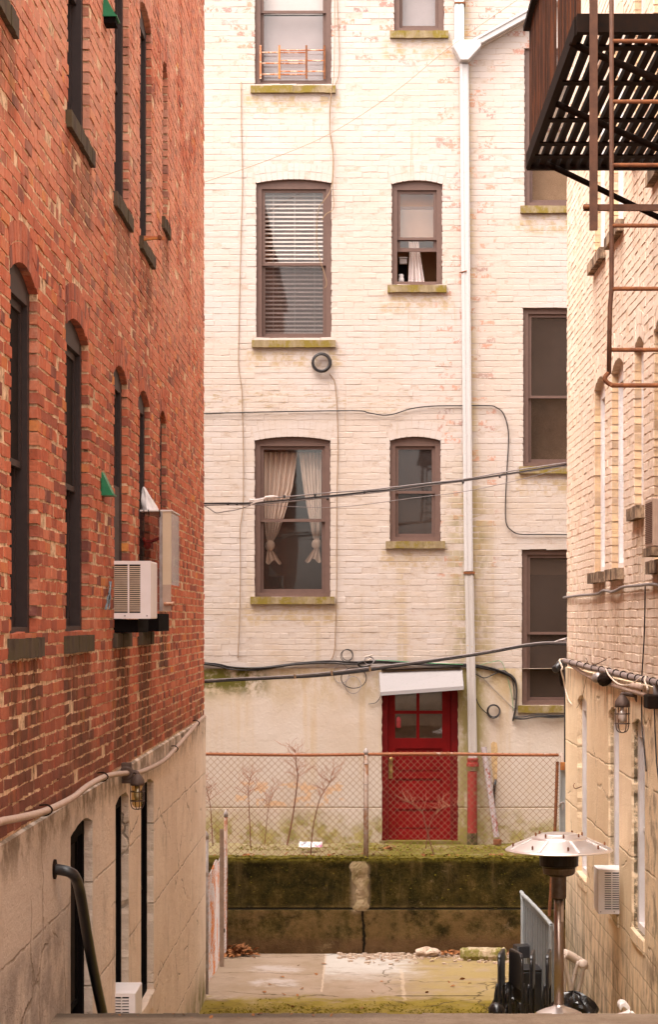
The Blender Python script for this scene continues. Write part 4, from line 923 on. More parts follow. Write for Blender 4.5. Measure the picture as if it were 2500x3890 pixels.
# coils
t = MB(); c = pb(1221,1379,0.04); rr = random.Random(5)
for i in range(7):
    r = 0.113+rr.uniform(-.013,.013); o = Vector((rr.uniform(-.006,.006), -0.01*i*0.6, rr.uniform(-.006,.006)))
    t.tube([c+o+Vector((r*math.cos(a),0,r*math.sin(a))) for a in [6.283*k/28 for k in range(28)]], 0.0095, 6, closed=True)
t.build('cable_coil', 'cable', smooth=True, label='thick black coil of cable hung under the blinded window', cat='cable coil')
def ring(cx, cy, rp, k, r, name, label, mat='cable', group=None, sq=1.0, d=0.05):
    t = MB(); c = pb(cx,cy,d); rr = random.Random(int(cx))
    for i in range(k):
        R0 = rp/F*YB*(1+rr.uniform(-.06,.06)); o = Vector((rr.uniform(-.01,.01),-0.012*i,rr.uniform(-.01,.01)))
        t.tube([c+o+Vector((R0*math.cos(a),0.01*math.sin(2*a),sq*R0*math.sin(a))) for a in [6.283*j/28 for j in range(28)]], r, 6, closed=True)
    return t.build(name, mat, smooth=True, label=label, cat='cable coil', group=group)
ring(1877,2702,24,3,0.007,'cable_coil','small black cable coil below the bundle right of the drainpipe')
ring(1320,2489,22,2,0.005,'cable_coil','thin cable ring standing above the bundle left of the door')
ring(1342,2575,46,1,0.0065,'cable_coil','wide loose cable loop hanging below the bundle left of the door', sq=0.82)
ring(1340,2600,30,1,0.005,'cable_coil','small loose cable loop lowest of those left of the door', 'cable_grey', sq=1.1, d=0.06)
ring(1295,2562,31,1,0.0045,'cable_coil','thin grey cable loop leftmost of those below the bundle', 'cable_grey', sq=1.2, d=0.04)
ring(1405,2508,18,3,0.0045,'cable_coil','tangle of small cable loops above the left end of the door hood', 'cable_grey', sq=0.8, d=0.07)
ring(1385,2522,24,2,0.006,'cable_coil','flat black cable loop in the tangle on the bundle', sq=0.45, d=0.06)
# wall bundle
BUN = [(760,2520),(830,2527),(870,2537),(930,2541),(990,2540),(1060,2532),(1150,2521),(1250,2515),(1350,2519),(1450,2514),(1560,2520),(1660,2524),(1740,2526),(1800,2529),(1860,2540),(1905,2552),(1945,2570),(1962,2600),(1963,2650),(1958,2700),(1950,2735)]
def bundle(L, k, r, spread, d, seed):
    t = MB(); rr = random.Random(seed)
    for i in range(k):
        a, b, c2 = rr.uniform(0,6), rr.uniform(0.3,0.7), rr.uniform(0,6)
        t.tube([pb(x+spread*0.25*math.sin(b*j+c2), y+spread*math.sin(b*j+a), d+0.012*(i%3)+0.01*math.cos(b*j+a)) for j,(x,y) in enumerate(L)], r, 6, sub=4)
    return t
bundle(BUN, 9, 0.0085, 5, 0.03, 2).build('cable_bundle', 'cable', smooth=True, label='sagging bundle of black cables along the cream wall over the door', cat='cables')
bundle([(1955,2725),(1990,2727),(2050,2718),(2100,2722),(2170,2718)], 4, 0.008, 5, 0.06, 3).build('cable_bundle', 'cable', smooth=True, label='black cables running under the sill of the lowest right window', cat='cables')
cable('cable', bp([(1800,2540),(1850,2590),(1900,2640),(1950,2690)],0.03), 0.004, 'cable_grey', 'thin grey wire slanting down right of the drainpipe')
cable('cable', bp([(1808,2650),(1822,2680),(1845,2705),(1862,2718)],0.03), 0.006, 'cable', 'black cable curving from the drainpipe to the small coil')
cable('cable', bp([(1800,2555),(1840,2575),(1880,2560),(1920,2548),(1950,2590),(1955,2660)],0.045), 0.008, 'cable', 'loose black cable loop under the right end of the bundle')
cable('cable', bp([(1810,2530),(1870,2515),(1905,2513),(1925,2560),(1945,2640),(1952,2700)],0.02), 0.0035, 'green_wire', 'thin green wire arching right of the drainpipe')
cable('cable', bp([(1430,2508),(1480,2510),(1600,2518),(1760,2524)],0.065), 0.005, 'green_wire', 'thin green wire on top of the bundle over the door hood')
cable('cable', bp([(1449,2632),(1444,2650),(1430,2668),(1412,2673),(1400,2674)],0.03), 0.005, 'cable', 'short cut cable end hanging at the left of the door hood')
t = MB()
for i, (x, y) in enumerate([(1390,2495),(1397,2493),(1404,2491),(1411,2489),(1392,2508),(1400,2507),(1408,2504)]): t.lathe([(0.009,-0.012),(0.011,0),(0.009,0.012)], pb(x,y,0.09), 8, (1,0,0.3))
t.build('connector', simple('pale_connector',(0.62,0.5,0.42),0.5), label='row of pale cable connectors in the tangle left of the hood', cat='connectors')
# spans between the two alley corners
Y1, Y2 = 22.7, 22.98
def span(L): return [pw(x, y, Y1+(Y2-Y1)*(x-775)/1380) for x, y in L]
sp1 = empty('overhead_cable', pw(1400,1860,22.8), 'twisted overhead cables with small clips crossing the alley between the middle windows', 'overhead cables')
MB().tube(span([(765,1913),(860,1912),(960,1911),(1060,1902),(1250,1884),(1400,1868),(1500,1858),(1640,1838),(1760,1826),(1950,1797),(2170,1762)]), 0.0105, 6, sub=3).build('wire', 'cable', sp1, smooth=True)
MB().tube(span([(765,1920),(860,1918),(960,1917),(1060,1909),(1250,1889),(1400,1874),(1500,1862),(1640,1843),(1760,1828),(1950,1800),(2170,1767)]), 0.0075, 6, sub=3).build('wire', 'cable_grey', sp1, smooth=True)
MB().tube(span([(945,1902),(1010,1891),(1080,1888),(1250,1872),(1400,1862),(1500,1850),(1640,1834),(1760,1821),(1950,1788),(2170,1755)]), 0.008, 6, sub=3).build('wire', 'cable_grey', sp1, smooth=True)
MB().tube(span([(770,1918),(795,1932),(820,1948),(850,1944),(900,1936),(945,1922),(980,1905)]), 0.0055, 6, sub=4).build('wire', 'cable_grey', sp1, smooth=True)
for x, y in ((866,1914),(900,1914),(1080,1887),(1197,1880),(1245,1895),(1385,1870),(1760,1832),(1900,1810)): MB().lathe([(0.012,-0.012),(0.017,-0.008),(0.017,0.008),(0.012,0.012)], span([(x,y)])[0], 8, (1,0,0)).build('clip', 'cable', sp1)
k = MB(); 
for q in ([(944,1908),(955,1900),(985,1898),(1020,1890),(1056,1887)],[(946,1898),(975,1902),(1000,1895)],[(950,1918),(970,1908),(1000,1902)]): k.tube(span(q), 0.012, 7, sub=3)
k.lathe([(0.008,-0.05),(0.018,-0.04),(0.018,0.03),(0.006,0.09)], span([(1022,1889)])[0], 10, (1,0,0.12)); k.build('splice', 'white_metal', sp1, smooth=True)
cable('overhead_cable', span([(960,1917),(1100,1924),(1250,1928),(1400,1915),(1560,1893),(1760,1868),(1960,1826),(2170,1770)]), 0.004, 'cable_grey', 'single thin sagging wire just below the twisted overhead cables', 'overhead cable')
sp2 = empty('overhead_cable', pw(1400,2550,22.8), 'thick black and grey overhead cable crossing just above the door hood', 'overhead cables')
L2 = [(765,2590),(870,2583),(1000,2577),(1150,2568),(1300,2553),(1450,2535),(1600,2516),(1700,2502),(1800,2487),(1900,2470),(1980,2455),(2050,2446),(2100,2444),(2170,2445)]
MB().tube(span([(x,y-4) for x,y in L2]), 0.011, 6, sub=3).build('wire', 'cable_grey', sp2, smooth=True)
MB().tube(span([(x,y+3) for x,y in L2]), 0.011, 6, sub=3).build('wire', 'cable', sp2, smooth=True)
MB().tube(span([(x,y+2+6*math.sin(x*0.006)) for x,y in L2]), 0.010, 6, sub=3).build('wire', 'cable', sp2, smooth=True)
for x, y in ((1260,2557),(1405,2541),(1120,2570)): MB().tube([span([(x,y-9)])[0], span([(x+1,y+9)])[0]], 0.015, 6).build('clip', 'cable_tan', sp2)
a = MB(); a.tube(span([(2085,2447),(2125,2432),(2150,2425),(2170,2418)]), 0.007, 6, sub=3); a.tube(span([(2120,2436),(2140,2430),(2152,2434)]), 0.012, 6); a.build('anchor', 'galv', sp2, smooth=True)

# ------------------------------------------------------------------ left wall fittings
CP = [(-40,3140),(0,3121),(90,3103),(181,3077),(275,3030),(327,2989),(397,2951),(467,2938),(526,2934),(560,2922),(620,2890),(665,2845),(700,2805),(727,2773),(748,2747),(768,2728),(776,2722)]
cd = empty('conduit_pipe', pl(400,2955), 'pale painted conduit pipe along the top of the grey stucco basement', 'conduit')
MB().tube([pl(x,y,-1.645) for x,y in CP], 0.019, 10, sub=4).build('pipe', 'conduit', cd, smooth=True)
for x in (180, 395, 665, 748):
    y = [q for q in CP if q[0] >= x][0]
    p = pl(x, y[1], -1.645); MB().tube([p+Vector((-0.045,0,0.024)), p+Vector((0.0,0,0.026)), p+Vector((0.024,0,0.0)), p+Vector((0,0,-0.026)), p+Vector((-0.04,0,-0.03))], 0.005, 6, sub=3).build('clip', 'iron', cd)
def cage_lamp(name, p, sc, wallx, arm, label, mat, jar='jar', bulb='bulb'):
    """p: top of the jar; arm runs to a junction box at arm"""
    e = empty(name, p, label, 'lamp')
    bx_ = MB(); c = arm; bx_.lathe([(0.045,-0.03),(0.05,-0.025),(0.05,0.03),(0.04,0.035)], c, 16, (0,-1,0)).obox(c, (0.035,0,0),(0,0.028,0),(0,0,0.072)); bx_.build('junction_box', mat, e, bevel=0.006)
    MB().tube([c, c+(p-c)*0.55+Vector((0,0,0.035)), p+Vector((0,0,0.055)), p+Vector((0,0,0.02))], 0.014, 8, sub=5).build('arm', mat, e, smooth=True)
    MB().lathe([(0.012,0.05),(0.02,0.045),(0.032,0.03),(0.047,0.008),(0.05,-0.012),(0.052,-0.03),(0.047,-0.032)], p, 20).build('cap', mat, e, smooth=True)
    MB().lathe([(0.039,-0.03),(0.040,-0.13),(0.037,-0.165),(0.022,-0.182),(0.003,-0.186)], p, 20).build('jar', jar, e, smooth=True)
    MB().lathe([(0.010,-0.03),(0.014,-0.05),(0.026,-0.085),(0.028,-0.105),(0.018,-0.13),(0.003,-0.136)], p, 14).build('bulb', bulb, e, smooth=True)
    cg = MB()
    for z in (-0.075, -0.14): cg.tube([p+Vector((0.049*math.cos(a),0.049*math.sin(a),z)) for a in [6.283*k/20 for k in range(20)]], 0.0035, 5, closed=True)
    for k in range(2):
        a = k*math.pi/2+0.4; u = Vector((math.cos(a), math.sin(a), 0))*0.049
        cg.tube([p+u+Vector((0,0,-0.03)), p+u+Vector((0,0,-0.15)), p+u*0.7+Vector((0,0,-0.19)), p+Vector((0,0,-0.2)), p-u*0.7+Vector((0,0,-0.19)), p-u+Vector((0,0,-0.15)), p-u+Vector((0,0,-0.03))], 0.0035, 5, sub=3)
    cg.build('cage', mat, e, smooth=True); return e
cage_lamp('wall_lamp', pw(521,2966,14.7), 1, XL, pw(480,2936,14.72), 'bronze caged jar lamp on the grey stucco left wall', 'lamp_metal')
# green wedge hoods
for (px, pyb, yy, lb, cut) in ((383,1878,13.68,'lower green metal wedge hood on the red brick wall',0), (389,58,13.78,'upper green metal wedge hood at the top of the red brick wall',1)):
    s = F/yy; e = empty('vent_hood', WLEFT(yy+0.1, EYE-(pyb-CY)/s, 0), lb, 'vent hood')
    z0 = EYE-(pyb-CY)/s; h = 0.148; w = 0.075 if not cut else 0.085
    t = MB(); t.prism([WLEFT(yy,z0,0),WLEFT(yy,z0,w),WLEFT(yy,z0+h,0.004),WLEFT(yy,z0+h,0)], (0,0.17,0)); t.build('hood', 'green', e)
    t = MB(); t.prism([WLEFT(yy-0.004,z0-0.006,0),WLEFT(yy-0.004,z0-0.006,w+0.006),WLEFT(yy-0.004,z0+0.004,w+0.006),WLEFT(yy-0.004,z0+0.004,0)], (0,0.18,0)); t.build('rim', 'green', e)
    if cut: MB().wbox(WLEFT, yy+0.01, yy+0.15, z0-0.045, z0-0.006, 0, w-0.005).build('dark_underside', 'dark', e)  # black block put in for the dark of the hood's open underside
# rusty bracket
br = empty('clothesline_bracket', pl(575,905,-1.6), 'small rusty bracket sticking out of the red brick wall under a high window', 'bracket')
y0 = 16.05; t = MB(); t.bar(pw(523,901,y0), pw(627,906,y0), 0.035, 0.022, up=(0,0,1)); t.build('arm', 'rust_pale', br); t = MB(); t.bar(pw(530,912,y0-.01), pw(600,905,y0-.01), 0.03, 0.014); t.build('brace', 'rust_orange', br)
MB().lathe([(0.016,-0.03),(0.016,0.03)], pw(606,903,y0-0.02), 10, (0,1,0)).build('bolt', 'rust', br)
# handrail
hr = empty('handrail', pl(300,3500,-1.6), 'black bent pipe handrail going down the stairs by the stucco wall', 'handrail')
MB().tube([pw(190,3302,11.46), pw(225,3304,11.46), pw(262,3313,11.46), pw(283,3330,11.5), pw(297,3365,11.6), pw(310,3430,11.72), pw(345,3640,12.15), pw(395,3880,12.75), pw(420,3990,13.0)], 0.030, 12, sub=5).build('rail', 'black_plastic', hr, smooth=True)
MB().lathe([(0.055,0),(0.055,0.012)], WLEFT(11.46, EYE-(3302-CY)/F*11.46, 0.018), 14, (1,0,0)).build('flange', 'iron', hr)
# air conditioner in the third lower window
def aircon(name, W, u0, u1, v0, v1, d1, label, body, fins, nf, side='u0', fan=True, back='ac_white'):
    e = empty(name, W((u0+u1)/2, v0, d1/2), label, 'air conditioner')
    b = MB(); q = u0+0.012
    b.wbox(W, q+0.02, u1, v0, v1, -0.12, d1); b.build('case', body, e, bevel=0.008)
    f = MB(); L = d1*0.72; x0 = 0.0
    f.wbox(W, u0, q+0.019, v0, v0+(v1-v0)*0.10, x0, d1).wbox(W, u0, q+0.019, v1-(v1-v0)*0.06, v1, x0, d1).wbox(W, u0, q+0.019, v0+(v1-v0)*0.10, v1-(v1-v0)*0.06, L, d1).wbox(W, u0, q+0.019, v0+(v1-v0)*0.1, v1-(v1-v0)*0.06, L*0.52, L*0.57)
    f.build('grille_frame', body, e)
    g = MB(); a, bb = v0+(v1-v0)*0.12, v1-(v1-v0)*0.08
    for i in range(nf):
        z = a+(bb-a)*(i+0.5)/nf; g.wbox(W, u0+0.003, q+0.012, z-(bb-a)/nf*0.30, z+(bb-a)/nf*0.24, 0.0, L)
    g.build('louvres', fins, e)
    MB().wbox(W, q+0.0192, q+0.0198, v0+0.01, v1-0.01, 0.0, d1-0.005).build('coil', 'dark', e)
    for dd in (0.3, 0.9): MB().lathe([(0.006,0),(0.006,0.004)], W(u0-0.001, v0+0.02, d1*dd), 8, (0,-1,0)).build('screw', 'galv', e)
    return e
aircon('air_conditioner', WLEFT, 14.38, 14.84, 4.06, 4.455, 0.252, 'white louvred air conditioner jutting out of the red brick wall', 'ac_white', 'ac_cream', 24)
MB().wbox(WLEFT, 14.42, 15.12, 3.965, 4.055, -0.05, 0.16).build('support_board', 'dark', label='dark wood packing under the white air conditioner', cat='board')
MB().wbox(WLEFT, 14.44, 15.1, 4.46, 5.0, -0.06, -0.045).build('filler_panel','frame_l', label='dark filler panel in the window above the white air conditioner', cat='panel')
# clear plastic box over the fourth lower window
pbx = empty('window_box', WLEFT(16.4, 4.1, 0.12), 'tall clear plastic box fixed over the brick wall window beside the air conditioner', 'window box')
y0, y1, z0, z1, dd = 16.06, 16.75, 4.12, 4.88, 0.24
MB().wbox(WLEFT, y0, y0+0.004, z0, z1, 0, dd*0.62).build('front_sheet', 'plastic_clear', pbx)
MB().wbox(WLEFT, y0+0.005, y1, z0+0.2, z1-0.01, dd-0.004, dd).build('side_sheet', 'plastic_clear', pbx)
MB().wbox(WLEFT, y0-0.004, y0+0.008, z0, z1, dd*0.62+0.001, dd*0.72).build('corner_strip', 'galv', pbx)
MB().wbox(WLEFT, y0+0.002, y0+0.012, z0+0.2, z1, dd*0.72+0.001, dd).build('plywood_panel', 'plywood', pbx)
MB().wbox(WLEFT, y0+0.002, y0+0.012, z0, z0+0.199, dd*0.72+0.001, dd-0.002).build('lower_panel', 'ac_tan', pbx)
MB().wbox(WLEFT, y0-0.006, y1, z1, z1+0.012, 0, dd+0.006).build('rim', 'white_metal', pbx)
for d in (0.03, 0.065, 0.15): MB().tube([WLEFT(y0-0.008, z1+0.012, d), WLEFT(y0-0.01, z1-0.03, d+0.006), WLEFT(y0-0.009, z1-0.045, d+0.002)], 0.004, 5).build('clip', 'iron', pbx)
t = MB(); t.tube([WLEFT(y0+0.06,z1-0.2,0.02), WLEFT(y0+0.06,z1-0.235,0.05), WLEFT(y0+0.06,z1-0.2,0.15)], 0.012, 7, sub=3); t.lathe([(0.01,-0.04),(0.03,-0.02),(0.03,0.02),(0.01,0.04)], WLEFT(y0+0.08,z1-0.25,0.05), 10)
t.build('toy', 'red_thing', smooth=True, label='red object inside the clear plastic window box', cat='toy')
t = MB(); t.lathe([(0.013,0),(0.013,0.06),(0.016,0.061),(0.016,0.08)], WLEFT(y0-0.02, z0+0.055, dd*0.78), 10, (1,0,0)); t.build('pipe_cap', 'rust_pale', label='small tan pipe stub at the foot of the plastic window box', cat='pipe')
def bagf(u, v):
    th = u*6.283; r = (0.065*(1-v)**0.7+0.004)*(1+0.16*math.sin(3*th+6*v)+0.08*math.sin(7*th))
    return WLEFT(16.2+r*1.1*math.sin(th), z1+0.012+v*0.185, 0.06-0.045*v+r*0.9*math.cos(th))
MB().grid(bagf, 26, 14).build('plastic_bag', 'bag', label='crumpled white plastic bag on top of the clear window box', cat='bag')
MB().wbox(WLEFT, 16.0, 16.85, 3.965, 4.10, 0.0, 0.15).build('support_board', 'dark', label='dark wood packing under the clear window box', cat='board')
tw = MB(); rr = random.Random(6); p = pl(420,2210,-1.68)
for k in range(5):
    q = [pl(420+rr.uniform(-6,4),2210,-1.685)]
    for i in range(1,6): q.append(pl(420-rr.uniform(0,26)*(i/5), 2210+i*21, -1.685+rr.uniform(0,.02)))
    tw.tube(q, 0.004, 5, sub=3)
tw.build('twine', simple('blue_grey_twine',(0.2,0.25,0.28),0.8), label='frayed blue grey twine hanging left of the white air conditioner', cat='twine')
aircon('air_conditioner', WLEFT, 14.30, 14.75, 1.12, 1.515, 0.155, 'white air conditioner in the basement window behind the landing', 'ac_white', 'ac_white', 16)
# ------------------------------------------------------------------ right wall fittings
aircon('air_conditioner', WRIGHT, 18.13, 18.5, 1.52, 1.90, 0.195, 'white louvred air conditioner in the yellow basement window', 'ac_white', 'ac_white', 16)
e = empty('air_conditioner', WRIGHT(15.3,4.58,0.1), 'tan air conditioner at the right edge of the yellow brick wall', 'air conditioner')
MB().wbox(WRIGHT, 15.1, 15.5, 4.58, 4.93, -0.05, 0.145).build('case', 'ac_tan', e, bevel=0.008)
g = MB()
for i in range(22): g.wbox(WRIGHT, 15.13, 15.47, 4.61+i*0.0135, 4.618+i*0.0135, 0.146, 0.151)
g.build('grille', 'ac_grille', e)
MB().wbox(WRIGHT, 15.05, 15.55, 4.515, 4.575, 0, 0.16).build('shelf', 'sill_r', e)
pp = empty('wall_pipe', pr(2300,2540), 'thick grey wrapped pipe along the top of the yellow stucco basement', 'pipe')
A = [pr(2146,2510,2.17), pr(2200,2524), pr(2240,2536), pr(2300,2548), pr(2360,2563), pr(2420,2577), pr(2500,2594), pr(2560,2606)]
MB().tube(A, 0.027, 10, sub=3).build('pipe', simple('grey_wrapped_pipe',(0.30,0.235,0.22),0.6,c2=(0.2,0.15,0.14)), pp, smooth=True)
rr = random.Random(9)
for i in range(13):
    x = 2175+i*28; y = 2517+(x-2175)*0.236; p = pr(x, y); MB().tube([p+Vector((0.012*math.sin(a)*0+0.029*math.cos(a), 0.02*math.sin(a), 0.029*math.sin(a))) for a in [6.283*k/12 for k in range(12)]], 0.005, 5, closed=True).build('tie', 'iron', pp)
MB().tube([pr(2490,2590),pr(2497,2610),pr(2497,2660)], 0.026, 10).build('elbow', 'cable_grey', pp, smooth=True)
cable('conduit_pipe', [pr(2168,2524,2.19), pr(2225,2562,2.19), pr(2270,2584,2.19), pr(2340,2606,2.19), pr(2410,2628,2.19), pr(2520,2660,2.19)], 0.019, 'conduit', 'thin pale conduit slanting below the thick pipe on the yellow wall', 'conduit')
jb = empty('junction_box', pr(2265,2570), 'black junction box wrapped in foil between the two pipes on the yellow wall', 'junction box')
t = MB(); p = pr(2272,2574,2.14); t.lathe([(0.02,-0.08),(0.045,-0.06),(0.05,0.05),(0.03,0.09)], p, 12, (0.1,-1,0.1)); t.build('foil', 'galv', jb, smooth=True); p = pr(2300,2580,2.13); MB().lathe([(0.03,-0.07),(0.06,-0.04),(0.055,0.06),(0.02,0.09)], p, 10, (0.2,-1,0.2)).build('box', 'iron', jb)
cable('cable', [pr(2303,2540,2.12), pr(2315,2565,2.1), pr(2345,2595,2.1), pr(2372,2603,2.1), pr(2400,2600,2.11), pr(2437,2574,2.13)], 0.007, 'cable_white', 'white flex sagging under the thick pipe on the yellow wall')
cable('cable', [pr(2455,2570,2.13), pr(2452,2590,2.11), pr(2462,2615,2.1), pr(2462,2640,2.12)], 0.008, 'cable_white', 'short white flex below the right end of the thick pipe')
cable('cable', [pw(2147,2503,22.7), pw(2127,2508,22.6), pw(2138,2535,22.55), pw(2134,2548,22.55), pw(2142,2580,22.6), pw(2150,2620,22.65), pw(2165,2665,22.4), pw(2190,2688,22.0)], 0.009, 'cable_white', 'white flex hanging at the corner of the yellow building')
cable('cable', [pr(2192,2690,2.19), pr(2210,2660,2.19), pr(2222,2610,2.19), pr(2230,2570,2.17)], 0.003, 'cable_tan', 'thin tan wire above the far basement window')
for L, lb in (([(2228,2500),(2233,2512),(2226,2524)],0),([(2255,2530),(2290,2512),(2305,2505)],1),): cable('wire_end', [pr(x,y,2.16) for x,y in L], 0.0035, 'iron', ('bent wire end above the thick pipe, left one','bent wire end above the thick pipe, right one')[lb], 'wire')
cable('cable', [pr(2143,2270,2.215), pr(2200,2262,2.2), pr(2270,2256,2.2), pr(2295,2243,2.2), pr(2330,2248,2.19), pr(2370,2230,2.2), pr(2420,2225,2.2), pr(2470,2220,2.2), pr(2505,2224,2.2), pr(2560,2260,2.2)], 0.013, 'cable_grey', 'crooked grey cable across the yellow bricks below the sills', 'cable')
cable('cable', [pr(2453,2226,2.21), pr(2450,2400,2.21), pr(2441,2560,2.2), pr(2440,2640,2.2), pr(2441,2760,2.2), pr(2450,2850,2.2), pr(2457,2930,2.2)], 0.006, 'cable', 'thin black cable hanging down the yellow wall beside the caged lamp')
cable('cable', [pr(2488,2650,2.2), pr(2490,2760,2.2), pr(2497,2900,2.2), pr(2510,3000,2.2)], 0.006, 'cable', 'thin black cable at the right edge of the yellow basement wall')
cage_lamp('wall_lamp', pw(2366,2668,17.0)+Vector((0,0,0)), 1, XR, pw(2428,2652,17.0), 'caged glass lamp on a pipe arm on the yellow basement wall', 'lamp_metal', 'jar_pale', 'white_metal').scale = (1.22,1.22,1.22)
MB().lathe([(0.012,-0.1),(0.026,-0.09),(0.026,0.09),(0.012,0.1)], pr(2420,2608,2.1), 10, (0.25,-1,0)).build('conduit_fitting', 'conduit', smooth=True, label='pale conduit fitting above the caged lamp on the yellow wall', cat='fitting')
MB().obox(pr(2480,2665,2.13), (0.05,0,0),(0,0.12,0),(0,0,0.05)).build('junction_box', 'iron', label='dark junction box at the right edge under the pipes', cat='junction box', bevel=0.01)
sl = empty('spotlight', pw(2125,2530,22.7), 'small black spotlight at the corner of the yellow building', 'spotlight')
MB().lathe([(0.055,-0.02),(0.058,0.0),(0.045,0.03),(0.04,0.11),(0.03,0.112)], pw(2132,2526,22.7), 16, (-0.62,-0.6,-0.42)).build('housing', 'black_plastic', sl, smooth=True)
MB().tube([pw(2132,2526,22.72), pw(2150,2515,22.78), pw(2162,2512,22.8)], 0.02, 8).build('mount', 'iron', sl)
ch = MB()
for i in range(9): ch.lathe([(0.014,-0.01),(0.018,0),(0.014,0.01)], pw(2129+i*0.9, 2548+i*7, 22.75), 8)
ch.build('chain', 'iron', label='short dark chain hanging under the corner spotlight', cat='chain')
t = MB(); t.tube([pr(2185,2975,2.2), pr(2180,2985,2.14), pr(2188,2996,2.1), pr(2210,2988,2.12)], 0.005, 6, sub=3); t.build('hook', 'rust', label='small bent wire hook in the yellow stucco', cat='hook')

# ------------------------------------------------------------------ fire escape
FZ = EYE+3.2; FX0 = 1.18; FX1 = XR; Fy0, Fy1 = 11.38, 14.82
fe = empty('fire_escape', (FX0, 13, FZ), 'rusty black iron fire escape balcony with a drop ladder high on the yellow wall', 'fire escape')
g = MB(); n = int((FX1-FX0)/0.072)
for i in range(n+1):
    x = FX0+0.012+i*0.072; g.box(x-0.020, x+0.020, Fy0+0.03, Fy1-0.03, FZ, FZ+0.042)
g.build('grating', 'iron', fe)
g = MB()
for y in (11.75, 12.52, 13.45, 14.12, 14.5): g.box(FX0, FX1, y-0.045, y+0.045, FZ-0.012, FZ-0.001)
for y in (Fy0, Fy1): g.box(FX0-0.02, FX1, y-0.03, y+0.03, FZ-0.03, FZ+0.07)
g.box(FX0-0.03, FX0-0.001, Fy0+0.031, Fy1-0.031, FZ-0.03, FZ+0.07); g.build('frame', 'iron', fe)
rb = MB(); k = 0; y = Fy0+0.05; rr = random.Random(2)
while y < Fy1:
    if k not in (14, 15, 22): rb.box(FX0-0.008+rr.uniform(-.002,.002), FX0+0.008, y-0.013, y+0.013, FZ+0.07, 8.2)
    y += 0.09; k += 1
rb.build('railing_bars', 'rail', fe)
MB().box(FX0-0.045, FX0+0.03, Fy0, Fy1+0.02, 8.2, 8.235).build('top_rail', 'iron', fe)
for y, xa in ((14.72, 1.39), (13.0, 1.3), (11.62, 1.25)):
    b = MB(); b.tube([(xa-0.1,y,FZ-0.01),(xa-0.04,y,FZ-0.04),(xa+0.05,y,FZ-0.08),(XR+0.02,y,FZ-0.47)], 0.021, 8, sub=4); b.build('brace', 'iron', fe, smooth=True)
lx = pw(2325,1000,11.22).x; s = F/11.22; yl_ = 11.22
zz = lambda py: EYE-(py-CY)/s
MB().tube([(lx,yl_,8.6),(lx,yl_,zz(1100)),(lx-0.008,yl_,zz(1160)),(lx-0.010,yl_,zz(1220)),(lx-0.014,yl_,zz(1420))], 0.0125, 8).build('ladder_rail', 'iron_brown', fe, smooth=True)
MB().tube([(lx+0.42,yl_,8.6),(lx+0.42,yl_,zz(1460))], 0.0125, 8).build('ladder_rail', 'iron_brown', fe, smooth=True)
for py in (-85, 156, 386, 627, 857, 1097, 1329): MB().tube([(lx,yl_,zz(py)),(lx+0.42,yl_,zz(py))], 0.0115, 8).build('rung', m_rust_bar if False else 'rust', fe, smooth=True)
MB().tube([(lx-0.014,yl_,zz(1415)),(lx-0.034,yl_,zz(1432)),(lx-0.03,yl_,zz(1448)),(lx,yl_,zz(1462)),(lx+0.04,yl_,zz(1464)),(lx+0.42,yl_,zz(1464))], 0.0125, 8, sub=3).build('rung', 'rust', fe, smooth=True)
MB().box(1.218, 1.262, 11.27, 11.285, zz(868), 8.9).build('guide_bar', 'iron_brown', fe, bevel=0.002)
MB().box(1.19, XR, 11.30, 11.325, zz(788), zz(764)).build('pivot_bar', 'iron_brown', fe)
MB().lathe([(0.012,-0.02),(0.012,0.02)], (1.205,11.29,zz(776)), 10, (1,0,0)).build('bolt', 'rust', fe)
MB().bar((FX0+0.35, 11.5, FZ+0.75), (XR, 11.5, FZ+0.42), 0.03, 0.03).build('brace', 'iron', fe)

# ------------------------------------------------------------------ retaining wall and fences
rw = empty('retaining_wall', (0, YT, 0), 'dark mossy concrete retaining wall with a broken patch under the fence post', 'wall')
t = MB(); rr = random.Random(12)
def rwf(u, v):
    x = -7+14*u; z = -0.03+v*1.185; n_ = math.sin(x*7.1)*math.sin(z*11)*0.006+rr.uniform(-.002,.002)
    return (x, YT+n_-(0.03 if z < 0.545 else 0.0)+(0.02 if v > 0.97 else 0), z+(rr.uniform(-.012,.014) if v > 0.95 else 0))
t.grid(rwf, 280, 40); k = len(t.v); t.grid(lambda u,v: (-7+14*u, YT+0.015+v*0.27, 1.157+rr.uniform(-.012,.014)), 200, 4); t.box(-7,7,YT+0.04,YT+0.5,-0.03,1.13)
t.build('concrete', 'retain', rw, smooth=True)
t = MB()
def patch(u, v):
    z = 0.52+v*0.60; w = 0.075+0.025*v+0.012*math.sin(v*9+1)+0.012*math.sin(v*23)+rr.uniform(-.004,.004)
    return (-0.025+(u-0.5)*2*w+0.02*math.sin(v*5), YT-0.02-0.035*math.sin(u*3.14)*(0.7+0.3*math.sin(v*17))+rr.uniform(-.004,.004), z)
t.grid(patch, 12, 30); t.build('repair_patch', simple('crumbling_patch',(0.36,0.26,0.165),0.95,c2=(0.19,0.14,0.06),scale=6,bs=0.8), rw)
